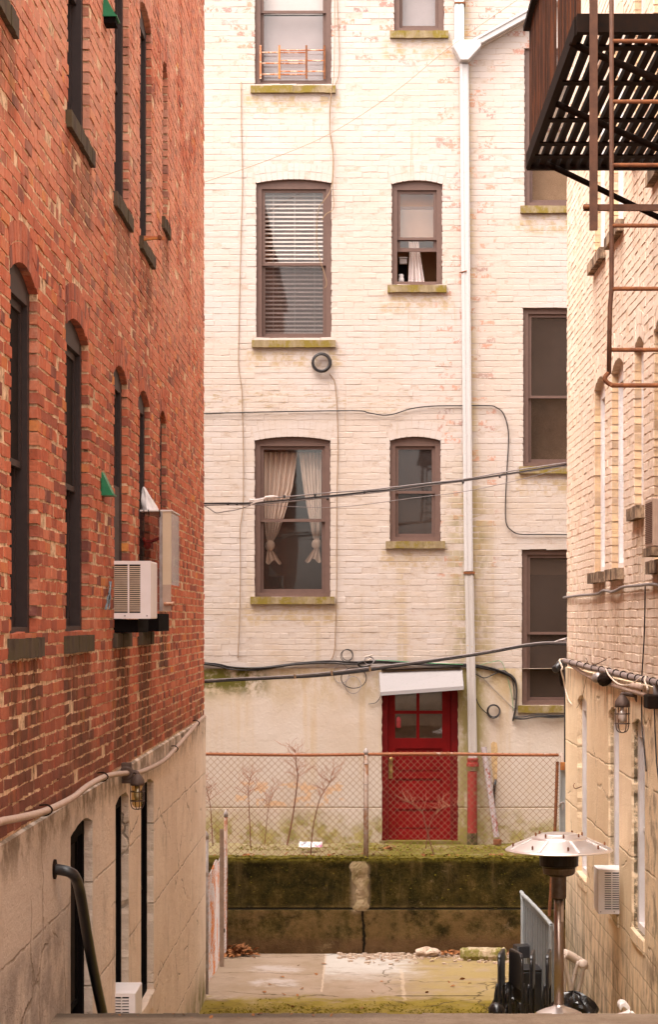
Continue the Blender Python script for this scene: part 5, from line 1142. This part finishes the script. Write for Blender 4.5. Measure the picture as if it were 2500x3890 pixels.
def netting(mb, P, u0, u1, v0, v1, pitch, r, seed=0, tall=None):
    h = v1-v0; rr = random.Random(seed); n = int((u1-u0+h)/pitch)+1
    for s in (1, -1):
        for i in range(n+1):
            c = u0-h+i*pitch if s == 1 else u0+i*pitch
            a, b = (c, c+h) if s == 1 else (c, c-h)
            ta, tb = 0.0, 1.0                                  # clip to the panel
            d = b-a
            for lim, sg in ((u0, 1), (u1, -1)):
                fa, fb = sg*(a-lim), sg*(b-lim)
                if fa < 0 and fb < 0: ta = 2
                elif fa < 0: ta = max(ta, fa/(fa-fb))
                elif fb < 0: tb = min(tb, fa/(fa-fb))
            if ta >= tb: continue
            m = max(2, int((tb-ta)*h/0.12)); mb.tube([P(a+d*(ta+(tb-ta)*k/m)+rr.uniform(-.002,.002), v0+h*(ta+(tb-ta)*k/m), s*0.0025) for k in range(m+1)], r, 4)
fn = empty('chain_link_fence', (0, YT+0.12, 1.1), 'rusty chain link fence on top of the mossy retaining wall', 'fence')
fy = YT+0.12
zr = EYE-(2866-CY)/F*fy; zb = 1.19
t = MB(); sag = lambda x: 0.012*math.sin(x*2.1)
netting(t, lambda u,v,d: Vector((u, fy-0.022+d+0.012*math.sin(u*3), v+sag(u))), -2.6, 2.43, zb, zr+0.03, 0.083, 0.0022, 3)
t.build('netting', 'fence_wire', fn)
MB().tube([(x, fy, zr+sag(x)*0.6) for x in [-2.6+i*0.5 for i in range(11)]], 0.020, 10, sub=2).build('top_rail', m_worn('rusty_orange_rail',(0.30,0.11,0.05),(0.40,0.28,0.23),0.60,0.8,5), fn, smooth=True)
for x in (0.045, 2.44): 
    p = empty
    MB().tube([(x, fy+0.005, 0.95), (x, fy+0.005, zr+0.02)], 0.031 if x < 1 else 0.02, 12).build('post', m_worn('rusting_fence_post',(0.36,0.27,0.22),(0.25,0.11,0.05),0.55,0.7,5), fn, smooth=True)
MB().lathe([(0.033,-0.02),(0.035,0.01),(0.022,0.04),(0.004,0.06)], (0.045, fy+0.005, zr+0.02), 12).build('cap', 'galv', fn, smooth=True)
for z in (1.45, 1.75, 2.05, 2.3): MB().tube([(0.045+0.034*math.cos(a), fy+0.005+0.034*math.sin(a), z) for a in [6.283*k/12 for k in range(12)]], 0.004, 5, closed=True).build('tie', 'galv', fn)
sf = empty('side_fence', (-1.69, 24.2, 0), 'short pale chain link panel with orange rust beside the stucco corner', 'fence')
t = MB(); rr = random.Random(4)
SP = lambda u,v,d: Vector((-1.705+0.045*(u-22.9)/2.6+d*1.5+0.012*math.sin(u*4), u, v*(1+0.035*math.sin(u*5.0+1))))
netting(t, SP, 22.86, 25.52, 0.05, 1.27, 0.068, 0.0023, 5)
t.build('netting', 'gate_wire', sf)
for X, Y, h, m, r in ((-1.698, 22.82, 1.70, 'galv', 0.028), (-1.655, 25.48, 1.69, 'rust', 0.022)):
    MB().tube([(X, Y, 0), (X, Y, h)], r, 12).build('post', m if m == 'galv' else m_worn('post_rust',(0.36,0.25,0.2),(0.26,0.1,0.05),0.5,0.8,7), sf, smooth=True)
    MB().lathe([(r+0.004,-0.02),(r+0.005,0.02),(r*0.7,0.05),(0.003,0.07)], (X, Y, h), 12).build('cap', 'galv', sf, smooth=True)
for z in (0.3,0.62,0.98,1.3): MB().lathe([(0.034,-0.02),(0.034,0.02)], (-1.698,22.82,z), 12).build('band', 'galv', sf)
MB().tube([SP(22.9+i*0.2,1.27,0) for i in range(14)], 0.006, 5, sub=2).build('tension_wire', 'gate_wire', sf, smooth=True)
p = pw(838,3535,25.0); MB().lathe([(0.01,-0.05),(0.05,-0.03),(0.05,0.02),(0.02,0.05)], p, 10, (1,0.3,0)).build('knob', 'iron', label='dark round knob on the rusty side fence', cat='knob')
MB().box(-1.70+0.03,-1.70+0.08, 24.6, 24.63, 0.0, EYE-(3150-CY)/F*24.6).build('stake', 'wood', label='weathered wooden stake behind the rusty side fence', cat='stake')
# ------------------------------------------------------------------ plants and litter on the terrace
def sapling(P, Y, r, label, seed, fine=10, red=True):
    pts = [pw(x, y, Y) for x, y in P]; base = pts[0].copy(); base.z -= 0.03
    e = empty('dry_sapling', base, label, 'sapling', 'bare saplings on the terrace')
    MB().tube([base]+pts[1:], r, 6, sub=4, r1=r*0.45).build('stem', 'twig', e, smooth=True)
    rr = random.Random(seed); t = MB()
    def grow(p, d, ln, rad, lv):
        q = [p]; 
        for i in range(4):
            d = (d+Vector((rr.gauss(0,.22), rr.gauss(0,.15), rr.gauss(0,.18)))).normalized(); q.append(q[-1]+d*ln/4)
        t.tube(q, rad, 4, r1=rad*0.5)
        if lv:
            for _ in range(rr.randint(2,3)):
                k = rr.randint(1,4); s = Vector((rr.choice((-1,1))*rr.uniform(.4,1), rr.uniform(-.4,.4), rr.uniform(.3,1))).normalized(); grow(q[k], (d*0.5+s).normalized(), ln*0.6, rad*0.65, lv-1)
    n = len(pts)
    for i in range(int(fine*1.7)):
        k = rr.uniform(n*0.45, n-1); a = pts[int(k)]; b = pts[min(int(k)+1,n-1)]; p = a.lerp(b, k-int(k))
        grow(p, Vector((rr.choice((-1,1))*rr.uniform(.3,1), rr.uniform(-.3,.3), rr.uniform(.5,1.2))).normalized(), rr.uniform(.10,.22), 0.0032, 1)
    t.build('twigs', 'twig_fine', e)
sapling([(1088,3212),(1105,3140),(1116,3075),(1126,3000),(1131,2945),(1126,2912),(1122,2850)], 26.9, 0.013, 'tallest bare sapling with a dark stem behind the fence, near the litter', 1, 14)
sapling([(952,3212),(948,3120),(944,3040),(944,2985),(953,2945)], 26.8, 0.008, 'bare sapling second from the left behind the fence', 2, 9)
sapling([(808,3205),(803,3130),(798,3060),(785,3000),(770,2960)], 26.7, 0.008, 'bare sapling nearest the left building corner', 3, 11)
sapling([(1004,3212),(1012,3130),(1020,3065),(1028,3005)], 26.9, 0.006, 'thin bare sapling just left of the tallest one', 4, 6)
sapling([(1180,3246),(1188,3150),(1208,3060),(1222,3020),(1252,2975),(1262,2935)], 26.0, 0.009, 'bare sapling leaning right behind the litter', 5, 13)
sapling([(1655,3262),(1632,3190),(1615,3125),(1602,3078),(1560,3052),(1540,3042)], 25.95, 0.009, 'bare forked sapling in front of the red door', 6, 5)
sapling([(1618,3215),(1628,3160),(1642,3110),(1672,3075),(1730,3058)], 26.05, 0.007, 'thin pale sapling branching right in front of the red door', 7, 6)
def litterf(u, v): 
    rr = math.sin(u*23+v*7)*0.5+math.sin(u*11-v*17)*0.5
    return pw(1136+u*88, 3222-v*17+rr*3, 26.25)+Vector((0, v*0.12, 0.012+0.012*rr))
def m_lit():
    g = G('printed_wrapper_film'); n = g.noise(7,3,0.6); c = g.ramp(n, [(0.35,(0.40,0.14,0.22)),(0.44,(0.70,0.64,0.62)),(0.6,(0.74,0.70,0.70)),(0.7,(0.2,0.2,0.25))])
    return g.done(c, 0.35)
MB().grid(litterf, 26, 8).build('wrapper', m_lit(), label='crumpled white and pink wrapper on the mossy terrace', cat='litter')
def leaves(name, area, n, seed, label, sz=(0.03,0.055), mat='leaf', cat='leaves'):
    t = MB(); rr = random.Random(seed)
    for _ in range(n):
        x, y, z = area(rr); a = rr.uniform(0,6.28); L = rr.uniform(*sz); w = L*rr.uniform(.45,.7); tl = rr.gauss(0,.5); c, s = math.cos(a), math.sin(a)
        ax = Vector((c,s,tl*0.6)).normalized(); ay = Vector((-s,c,rr.gauss(0,.4))).normalized(); up = ax.cross(ay)
        p = Vector((x,y,z)); cv = rr.uniform(0.1,0.5)*w
        k = t.pts([p-ax*L, p-ax*L*0.2+ay*w+up*cv, p+ax*L*0.4+ay*w*0.8+up*cv, p+ax*L, p+ax*L*0.4-ay*w*0.8+up*cv, p-ax*L*0.2-ay*w+up*cv, p+up*0.0])
        for q in ((0,1,6),(1,2,6),(2,3,6),(3,4,6),(4,5,6),(5,0,6)): t.f.append(tuple(k+i for i in q))
    o = t.build(name, mat, label=label, cat=cat, kind='stuff'); return o
leaves('fallen_leaves', lambda r: (lambda x,y: (x, y, 0.01+max(0,0.13-0.25*abs(x+1.52)-0.3*(25.5-y))*r.random()))(-1.66+abs(r.gauss(0,.17)), 25.52-abs(r.gauss(0,.12))), 130, 1, 'heap of brown leaves in the left corner below the mossy wall')
leaves('fallen_leaves', lambda r: (lambda x,y: (x, y, 0.01+0.05*r.random()))(0.95+r.random()*1.2, 25.5-abs(r.gauss(0,.09))), 110, 2, 'brown leaves drifted along the foot of the wall behind the mossy block')
leaves('fallen_leaves', lambda r: (-1.6+r.random()*2.9, 21.9+r.random()*3.6, 0.008), 26, 3, 'few scattered brown leaves on the courtyard floor', (0.025,0.045))
leaves('fallen_leaves', lambda r: (0.33+r.gauss(0,.05), 26.0+r.gauss(0,.04)+0.5, 1.17+0.05*r.random()), 9, 4, 'small clump of brown leaves on the terrace left of the door', (0.04,0.07))
leaves('fallen_leaves', lambda r: (-2+r.random()*4.4, 25.72+abs(r.gauss(0,.12)), 1.175), 70, 5, 'brown leaf litter along the top of the mossy wall', (0.02,0.04))
leaves('fallen_leaves', lambda r: (-1.5+r.random()*1.4, 11.42+r.random()*0.12, 1.895), 14, 6, 'dead leaf scraps on the near concrete ledge', (0.008,0.02))
def mossy(r):
    k = r.random(); x = -1.7+r.random()*4.2+0.1*math.sin(k*40)
    if k < 0.55: return (x, YT+0.0-0.012*r.random(), 1.15-abs(r.gauss(0,.018)))
    return (x, YT+abs(r.gauss(0,.10)), 1.165+0.01*r.random())
leaves('moss', mossy, 1700, 11, 'moss tufts along the top edge of the dark retaining wall', (0.006,0.02), 'moss', 'moss')
leaves('moss', lambda r: (lambda x: (x, 21.6+abs(r.gauss(0,.28))+0.12*math.sin(x*5), 0.004+0.006*r.random()))(-1.65+r.random()*3.2), 1500, 12, 'moss growing over the near courtyard slabs', (0.006,0.016), 'moss', 'moss')
leaves('moss', lambda r: (-1.7+r.random()*4.1, YT-0.008-0.02*(1 if True else 0)+0.018*r.random(), 0.55+0.55*r.random()), 260, 13, 'scattered moss specks on the face of the dark retaining wall', (0.005,0.014), 'moss', 'moss')
leaves('moss', lambda r: (lambda x: (x, 26.3+abs(r.gauss(0,.35)), 1.17+0.01*r.random()))(-1.6+r.random()*4), 1100, 14, 'moss patches on the terrace behind the fence', (0.008,0.02), 'moss', 'moss')
gv = MB(); rr = random.Random(15)
for _ in range(420):
    x = -0.3+rr.random()*2.6; y = 25.55-abs(rr.gauss(0,.28)); s = rr.uniform(.006,.022); p = Vector((x,y,s*0.4))
    gv.obox(p, Vector((s,rr.gauss(0,s*.4),0)), Vector((rr.gauss(0,s*.4),s*.8,0)), Vector((rr.gauss(0,s*.2),0,s*.6)))
gv.build('gravel', 'rock', label='loose rubble and gravel along the foot of the mossy wall', cat='gravel', kind='stuff')
def rock(name, c, r, seed, mat, label, cat):
    rr = random.Random(seed); ph = [rr.uniform(0,6) for _ in range(6)]
    def f(u, v):
        th, p_ = u*6.283, v*3.1416; d = 1+0.22*math.sin(2*th+ph[0])*math.sin(p_)+0.15*math.sin(5*th+ph[1]+3*p_)+0.12*math.sin(4*p_+ph[2])
        return Vector(c)+Vector((r[0]*d*math.sin(p_)*math.cos(th), r[1]*d*math.sin(p_)*math.sin(th), r[2]*d*math.cos(p_)))
    return MB().grid(f, 18, 11).build(name, mat, label=label, cat=cat)
rock('rock', (0.78,25.36,0.05), (0.115,0.09,0.06), 3, 'rock', 'pale lump of broken concrete by the foot of the mossy wall', 'rock')
bk = MB(); rr = random.Random(5); x0, x1 = pw(1750,3600,25.1).x, pw(1926,3600,25.1).x; m = 22
prof = [(-0.10,0.0),(-0.115,0.05),(-0.09,0.11),(-0.05,0.135),(0.05,0.135),(0.09,0.11),(0.11,0.05),(0.10,0.0)]
for i in range(m+1):
    u = i/m; sc = min(1, 0.55+2.2*min(u,1-u)**0.5); bk.pts([(x0+(x1-x0)*u, 25.15+y*sc+rr.uniform(-.006,.006), max(0,z*(0.75+0.25*sc)+rr.uniform(-.006,.006))) for y, z in prof])
for i in range(m):
    for j in range(8): a = i*8+j; b = i*8+(j+1)%8; bk.f.append((a,b,b+8,a+8))
bk.f.append(tuple(range(8))); bk.f.append(tuple(m*8+7-j for j in range(8)))
bk.build('concrete_block', 'mossy_block', label='long rounded mossy concrete block lying by the wall', cat='block')

# ------------------------------------------------------------------ patio heater
HY = 17.9; hs = F/HY; hx = pw(2125,3000,HY).x
hz = lambda py: EYE-(py-CY)/hs
floor_z = 0.50
ht = empty('patio_heater', (hx, HY, floor_z), 'stainless steel patio heater with a wide round reflector', 'patio heater')
c0 = Vector((hx, HY, 0)); rp = 0.455
def refl(zbase): return [(0.02,zbase-0.005),(0.30,zbase-0.012),(rp-0.01,zbase-0.035),(rp,zbase-0.04),(rp+0.004,zbase-0.033),(rp-0.012,zbase-0.02),(0.245,zbase+0.062),(0.235,zbase+0.075),(0.16,zbase+0.098),(0.15,zbase+0.105),(0.02,zbase+0.112)]
zb_ = hz(3222)+0.02
MB().lathe(refl(zb_), c0, 8*6).build('reflector', 'steel', ht)
for i in range(8):
    a = i*6.283/8+0.3; u = Vector((math.cos(a),math.sin(a),0)); MB().bar(c0+u*0.25+Vector((0,0,zb_+0.064)), c0+u*(rp-0.015)+Vector((0,0,zb_-0.016)), 0.022, 0.005).build('seam', 'white_metal', ht)
for i in range(8):
    a = i*6.283/8+0.1
    for r_, z_ in ((0.20, 0.092), (rp-0.06, 0.008)): MB().lathe([(0.008,-0.01),(0.008,0.016),(0.003,0.024)], c0+Vector((r_*math.cos(a),r_*math.sin(a),zb_+z_)), 6).build('bolt', 'rust', ht)
zt, zm, zl = hz(3245), hz(3292), hz(3318)
MB().lathe([(0.12,zl-0.01),(0.135,zm-0.02),(0.145,zm),(0.165,zm+0.01),(0.168,zt+0.02),(0.15,zb_-0.012)], c0, 28).build('burner_screen', 'burner', ht)
MB().lathe([(0.055,zl-0.03),(0.09,zl-0.02),(0.132,zl),(0.142,zm-0.001),(0.10,zm+0.002)], c0, 28).build('burner_cup', 'steel_dark', ht)
MB().lathe([(0.062,hz(3412)),(0.064,hz(3406)),(0.064,hz(3326)),(0.056,hz(3320))], c0, 20).build('control_housing', 'steel_dark', ht)
MB().lathe([(0.042,floor_z+0.1),(0.042,hz(3410))], c0, 24).build('pole', 'steel_dark' if False else simple('satin_steel_pole',(0.40,0.31,0.26),0.3,0.85,c2=(0.30,0.22,0.18),scale=3), ht, smooth=True)
MB().wbox(lambda u,v,d: Vector((hx+u, HY-d, v)), 0.012, 0.034, hz(3500), hz(3438), 0.03, 0.044).build('label_plate', 'ac_tan', ht)
MB().lathe([(0.20,floor_z),(0.205,floor_z+0.02),(0.205,hz(3858)),(0.195,hz(3848)),(0.15,hz(3838)),(0.05,hz(3822)),(0.042,hz(3815))], c0, 32).build('base', 'steel', ht)
# ------------------------------------------------------------------ folded chairs
def fz(y): return 0.0 if y > 21.3 else (21.3-y)/2.8*0.55-0.05
def folded_chair(x, y, yaw, h, label, lean=0.0):
    e = empty('folding_chair', (x, y, fz(y)), label, 'folding chair', 'folded black chairs beside the patio heater')
    ca, sa = math.cos(yaw), math.sin(yaw); z0 = fz(y)
    def L(u, w, z): return Vector((x+ca*u-sa*w+lean*z*0.3, y+sa*u+ca*w, z0+z))
    def slab(u0,u1,zl,zh,w0,w1,rc):
        P = []
        for cx_, cz_, a0 in ((u1-rc,zl+rc,-90),(u1-rc,zh-rc,0),(u0+rc,zh-rc,90),(u0+rc,zl+rc,180)):
            for k in range(5): a = R(a0+k*22.5); P.append((cx_+rc*math.cos(a), cz_+rc*math.sin(a)))
        t = MB(); t.prism([L(p[0],w0,p[1]) for p in P], L(0,w1,0)-L(0,w0,0)); return t
    slab(-0.20,0.20,h-0.34,h,-0.016,0.016,0.05).build('backrest','black_plastic',e,bevel=0.006)
    slab(-0.19,0.19,0.22,h-0.36,0.02,0.05,0.05).build('seat','black_plastic',e,bevel=0.006)
    for s in (-1,1):
        MB().tube([L(s*0.205,0,0.0),L(s*0.21,0,h*0.5),L(s*0.19,0,h-0.05)],0.014,8,sub=3).build('leg','black_plastic',e,smooth=True)
        MB().tube([L(s*0.18,0.06,0.0),L(s*0.185,0.045,h*0.35),L(s*0.18,0.02,h*0.6)],0.013,8,sub=3).build('leg','black_plastic',e,smooth=True)
    return e
for px, top, y, yaw, lb in ((1906,3612,20.3,R(80),'leftmost folded black chair beside the patio heater, standing on edge'),(1962,3612,20.0,R(-78),'folded black chair turned the other way, second from the left beside the heater'),
                            (2024,3616,20.5,R(82),'folded black chair second nearest the heater pole'),(2086,3614,20.35,R(81),'folded black chair closest to the heater pole')):
    p = pw(px, top, y); folded_chair(p.x, y, yaw, p.z-fz(y), lb)
p = pw(1880,3815,19.6); t = MB(); t.lathe([(0.02,-0.02),(0.075,0.0),(0.08,0.16),(0.05,0.20),(0.005,0.21)], Vector((p.x+0.02,19.6,fz(19.6))), 14); t.v=[Vector((v.x, v.y, min(v.z, fz(19.6)+0.25))) for v in t.v]
t.build('black_bag', 'bag_black', smooth=True, label='small black bag at the left foot of the folded chairs', cat='bag')
def bag(cx_, cy, w, d, h, seed, label):
    rr = random.Random(seed); z0 = fz(cy)
    def f(u, v):
        th = u*6.283; pr_ = math.sin(min(v*1.25,1)*1.5708) if v < 0.8 else math.cos((v-0.8)/0.2*1.5); k = 1+0.12*math.sin(5*th+9*v+seed)+0.08*math.sin(11*th-5*v)
        rad = (1-v**2.2)**0.5*0.95+0.02
        return Vector((cx_+w*rad*k*math.cos(th), cy+d*rad*k*math.sin(th), z0+h*v*(1+0.05*math.sin(7*th))))
    return MB().grid(f, 40, 18).build('bin_bag','bag_black',label=label,cat='bag')
p = pw(2180,3700,19.3); bag(p.x+0.0, 19.3, 0.24, 0.2, 0.30, 2, 'black bin bag slumped right of the heater pole')
p = pw(1985,3800,19.9); bag(1.47, 20.9, 0.2, 0.18, 0.42, 3, 'black bin bag behind the folded chairs')
t = MB(); c = pw(2062,3700,21.6); 
for (w0,w1,z0,z1,nm) in ((0.19,0.22,0.0,0.42,'tub'),):
    P = lambda w,z: [Vector((c.x-w,21.9-w*0.7,z)),Vector((c.x+w,21.9-w*0.7,z)),Vector((c.x+w,21.9+w*0.7,z)),Vector((c.x-w,21.9+w*0.7,z))]
    t.hexa(P(w0,z0)+P(w1,z1)); 
bn = empty('plastic_bin', (c.x,21.9,0), 'black plastic bin behind the folded chairs', 'bin'); t.build('tub','black_plastic',bn,bevel=0.015)
t = MB(); t.hexa(P(0.235,0.42)+P(0.24,0.45)); t.build('rim','black_plastic',bn,bevel=0.01)
MB().obox(pw(1990,3612,22.6),(0.09,0.03,0.0),(-0.02,0.1,0),(0,0.02,0.06)).build('lid', 'black_plastic', label='small black plastic lid by the grey table', cat='lid', bevel=0.01)
# grey folding table standing on edge
tb = empty('folding_table', (1.83,22,0), 'blue grey plastic folding table standing on edge against the yellow wall', 'folding table')
A, B = Vector((1.765,23.0,0.0)), Vector((1.90,21.1,0.0)); dv = (B-A); nv = Vector((1,0.07,0)).normalized()
t = MB(); P = [A+Vector((0,0,0.03)), B+Vector((0,0,0.03)), B+Vector((0,0,0.93)), B-dv*0.035+Vector((0,0,1.0)), A+dv*0.02+Vector((0,0,1.05)), A+Vector((0,0,1.02))]
t.prism(P, nv*0.035); t.build('top','table_grey',tb,bevel=0.01)
t = MB(); t.tube([A+Vector((-.012,0,0.05)),A+Vector((-.012,0,0.98)),A+dv*0.02+Vector((-.012,0,1.055)),B-dv*0.05+Vector((-.012,0,1.01)),B+Vector((-.012,0,0.90)),B+Vector((-.012,0,0.05))],0.020,10,sub=3); t.build('rim','grey_board',tb,smooth=True)
for i in range(10):
    q = A+dv*(0.08+0.09*i); MB().tube([q+Vector((-.003,0,0.1)),q+Vector((-.003,0,0.95))],0.0045,6).build('rib','table_grey',tb)
# cream chair frames behind the heater
cf = empty('bentwood_chair', pw(2185,3800,20.2), 'cream painted bent chair frame upside down behind the heater pole', 'chair')
def cp(L, y): return [pw(a,b,y+k*0.03) for k,(a,b) in enumerate(L)]
MB().tube(cp([(2145,3622),(2165,3630),(2190,3645),(2212,3660),(2222,3672)],20.1),0.045,10,sub=3).build('seat_rim','chair_cream',cf,smooth=True)
for i, L in enumerate(([(2140,3632),(2152,3680),(2166,3735),(2172,3790)],[(2200,3655),(2188,3690),(2176,3740),(2160,3800)],[(2218,3672),(2210,3720),(2196,3775),(2190,3800)],[(2150,3640),(2150,3700),(2140,3790)])): MB().tube(cp(L,20.05+0.05*i),0.020,10,sub=4).build('leg','chair_cream',cf,smooth=True)
MB().lathe([(0.02,-0.03),(0.045,-0.02),(0.045,0.02),(0.02,0.03)], pw(2216,3662,20.0), 12, (0.5,-1,0.2)).build('seat_end','chair_cream',cf,smooth=True)
# white plastic chair top at the bottom right
wc = empty('plastic_chair', pw(2370,3860,16.4), 'curled top of a white plastic chair at the bottom right', 'chair')
def band(L, y, w, t_, name):
    m = MB(); pts = [pw(a,b,y) for a,b in L]; m.tube(pts, t_, 10, sub=5); 
    cy = sum(v.y for v in m.v)/len(m.v); m.v = [Vector((v.x, cy+(v.y-cy)*w, v.z)) for v in m.v]; m.build(name,'white_plastic',wc,smooth=True)
D = [(1243,1612),(1244,1580),(1258,1563),(1285,1558),(1312,1572),(1328,1598),(1324,1622),(1300,1634),(1296,1612),(1285,1597),(1270,1594),(1262,1606),(1258,1626)]
MB().prism([pw(1750+x*0.487, 3050+y*0.487, 16.5) for x, y in D], (0,0.16,0)).build('backrest','white_plastic',wc,bevel=0.008)
band([(2334,3875),(2336,3864),(2350,3858),(2366,3854),(2384,3848),(2396,3840)],16.35,4.0,0.014,'armrest')
band([(2400,3846),(2410,3858),(2414,3870),(2412,3890)],16.45,3.0,0.016,'side')
# ------------------------------------------------------------------ camera, light
cam = bpy.data.cameras.new('camera'); co = bpy.data.objects.new('camera', cam); col.objects.link(co); scene.camera = co
co.location = (0, 0, EYE); co.rotation_euler = (R(90), 0, 0)
cam.sensor_fit = 'VERTICAL'; cam.sensor_height = 36; cam.lens = F/3890*36
cam.shift_x = -(CX-1250)/3890; cam.shift_y = (CY-1945)/3890; cam.clip_end = 800; cam.clip_start = 0.1
EL, AZ = 62.0, 222.0
w = bpy.data.worlds.new('World'); scene.world = w; w.use_nodes = True; nt = w.node_tree; nt.nodes.clear()
sk = nt.nodes.new('ShaderNodeTexSky'); sk.sky_type = 'NISHITA'; sk.sun_disc = False; sk.sun_elevation = R(EL); sk.sun_rotation = R(AZ); sk.dust_density = 4.0; sk.air_density = 1.0
hs_ = nt.nodes.new('ShaderNodeHueSaturation'); hs_.inputs['Saturation'].default_value = 0.12
tn = nt.nodes.new('ShaderNodeMix'); tn.data_type = 'RGBA'; tn.blend_type = 'MULTIPLY'; tn.inputs[0].default_value = 1; tn.inputs[7].default_value = (1.0, 0.93, 0.875, 1)
bg = nt.nodes.new('ShaderNodeBackground'); bg.inputs[1].default_value = 0.15; ow = nt.nodes.new('ShaderNodeOutputWorld')
nt.links.new(sk.outputs[0], hs_.inputs['Color']); nt.links.new(hs_.outputs[0], tn.inputs[6]); nt.links.new(tn.outputs[2], bg.inputs[0]); nt.links.new(bg.outputs[0], ow.inputs[0])
sl_ = bpy.data.lights.new('sun', 'SUN'); sl_.energy = 0.9; sl_.angle = R(70); sl_.color = (1.0, 0.93, 0.84)
so = bpy.data.objects.new('sun', sl_); col.objects.link(so); so.location = (0,-10,30)
d = Vector((math.sin(R(AZ))*math.cos(R(EL)), math.cos(R(AZ))*math.cos(R(EL)), math.sin(R(EL))))
so.rotation_euler = d.to_track_quat('Z','Y').to_euler()
vs = scene.view_settings; scene.display_settings.display_device = 'sRGB'; vs.view_transform = 'Standard'; vs.look = 'None'; vs.exposure = 2.22; vs.gamma = 1.0
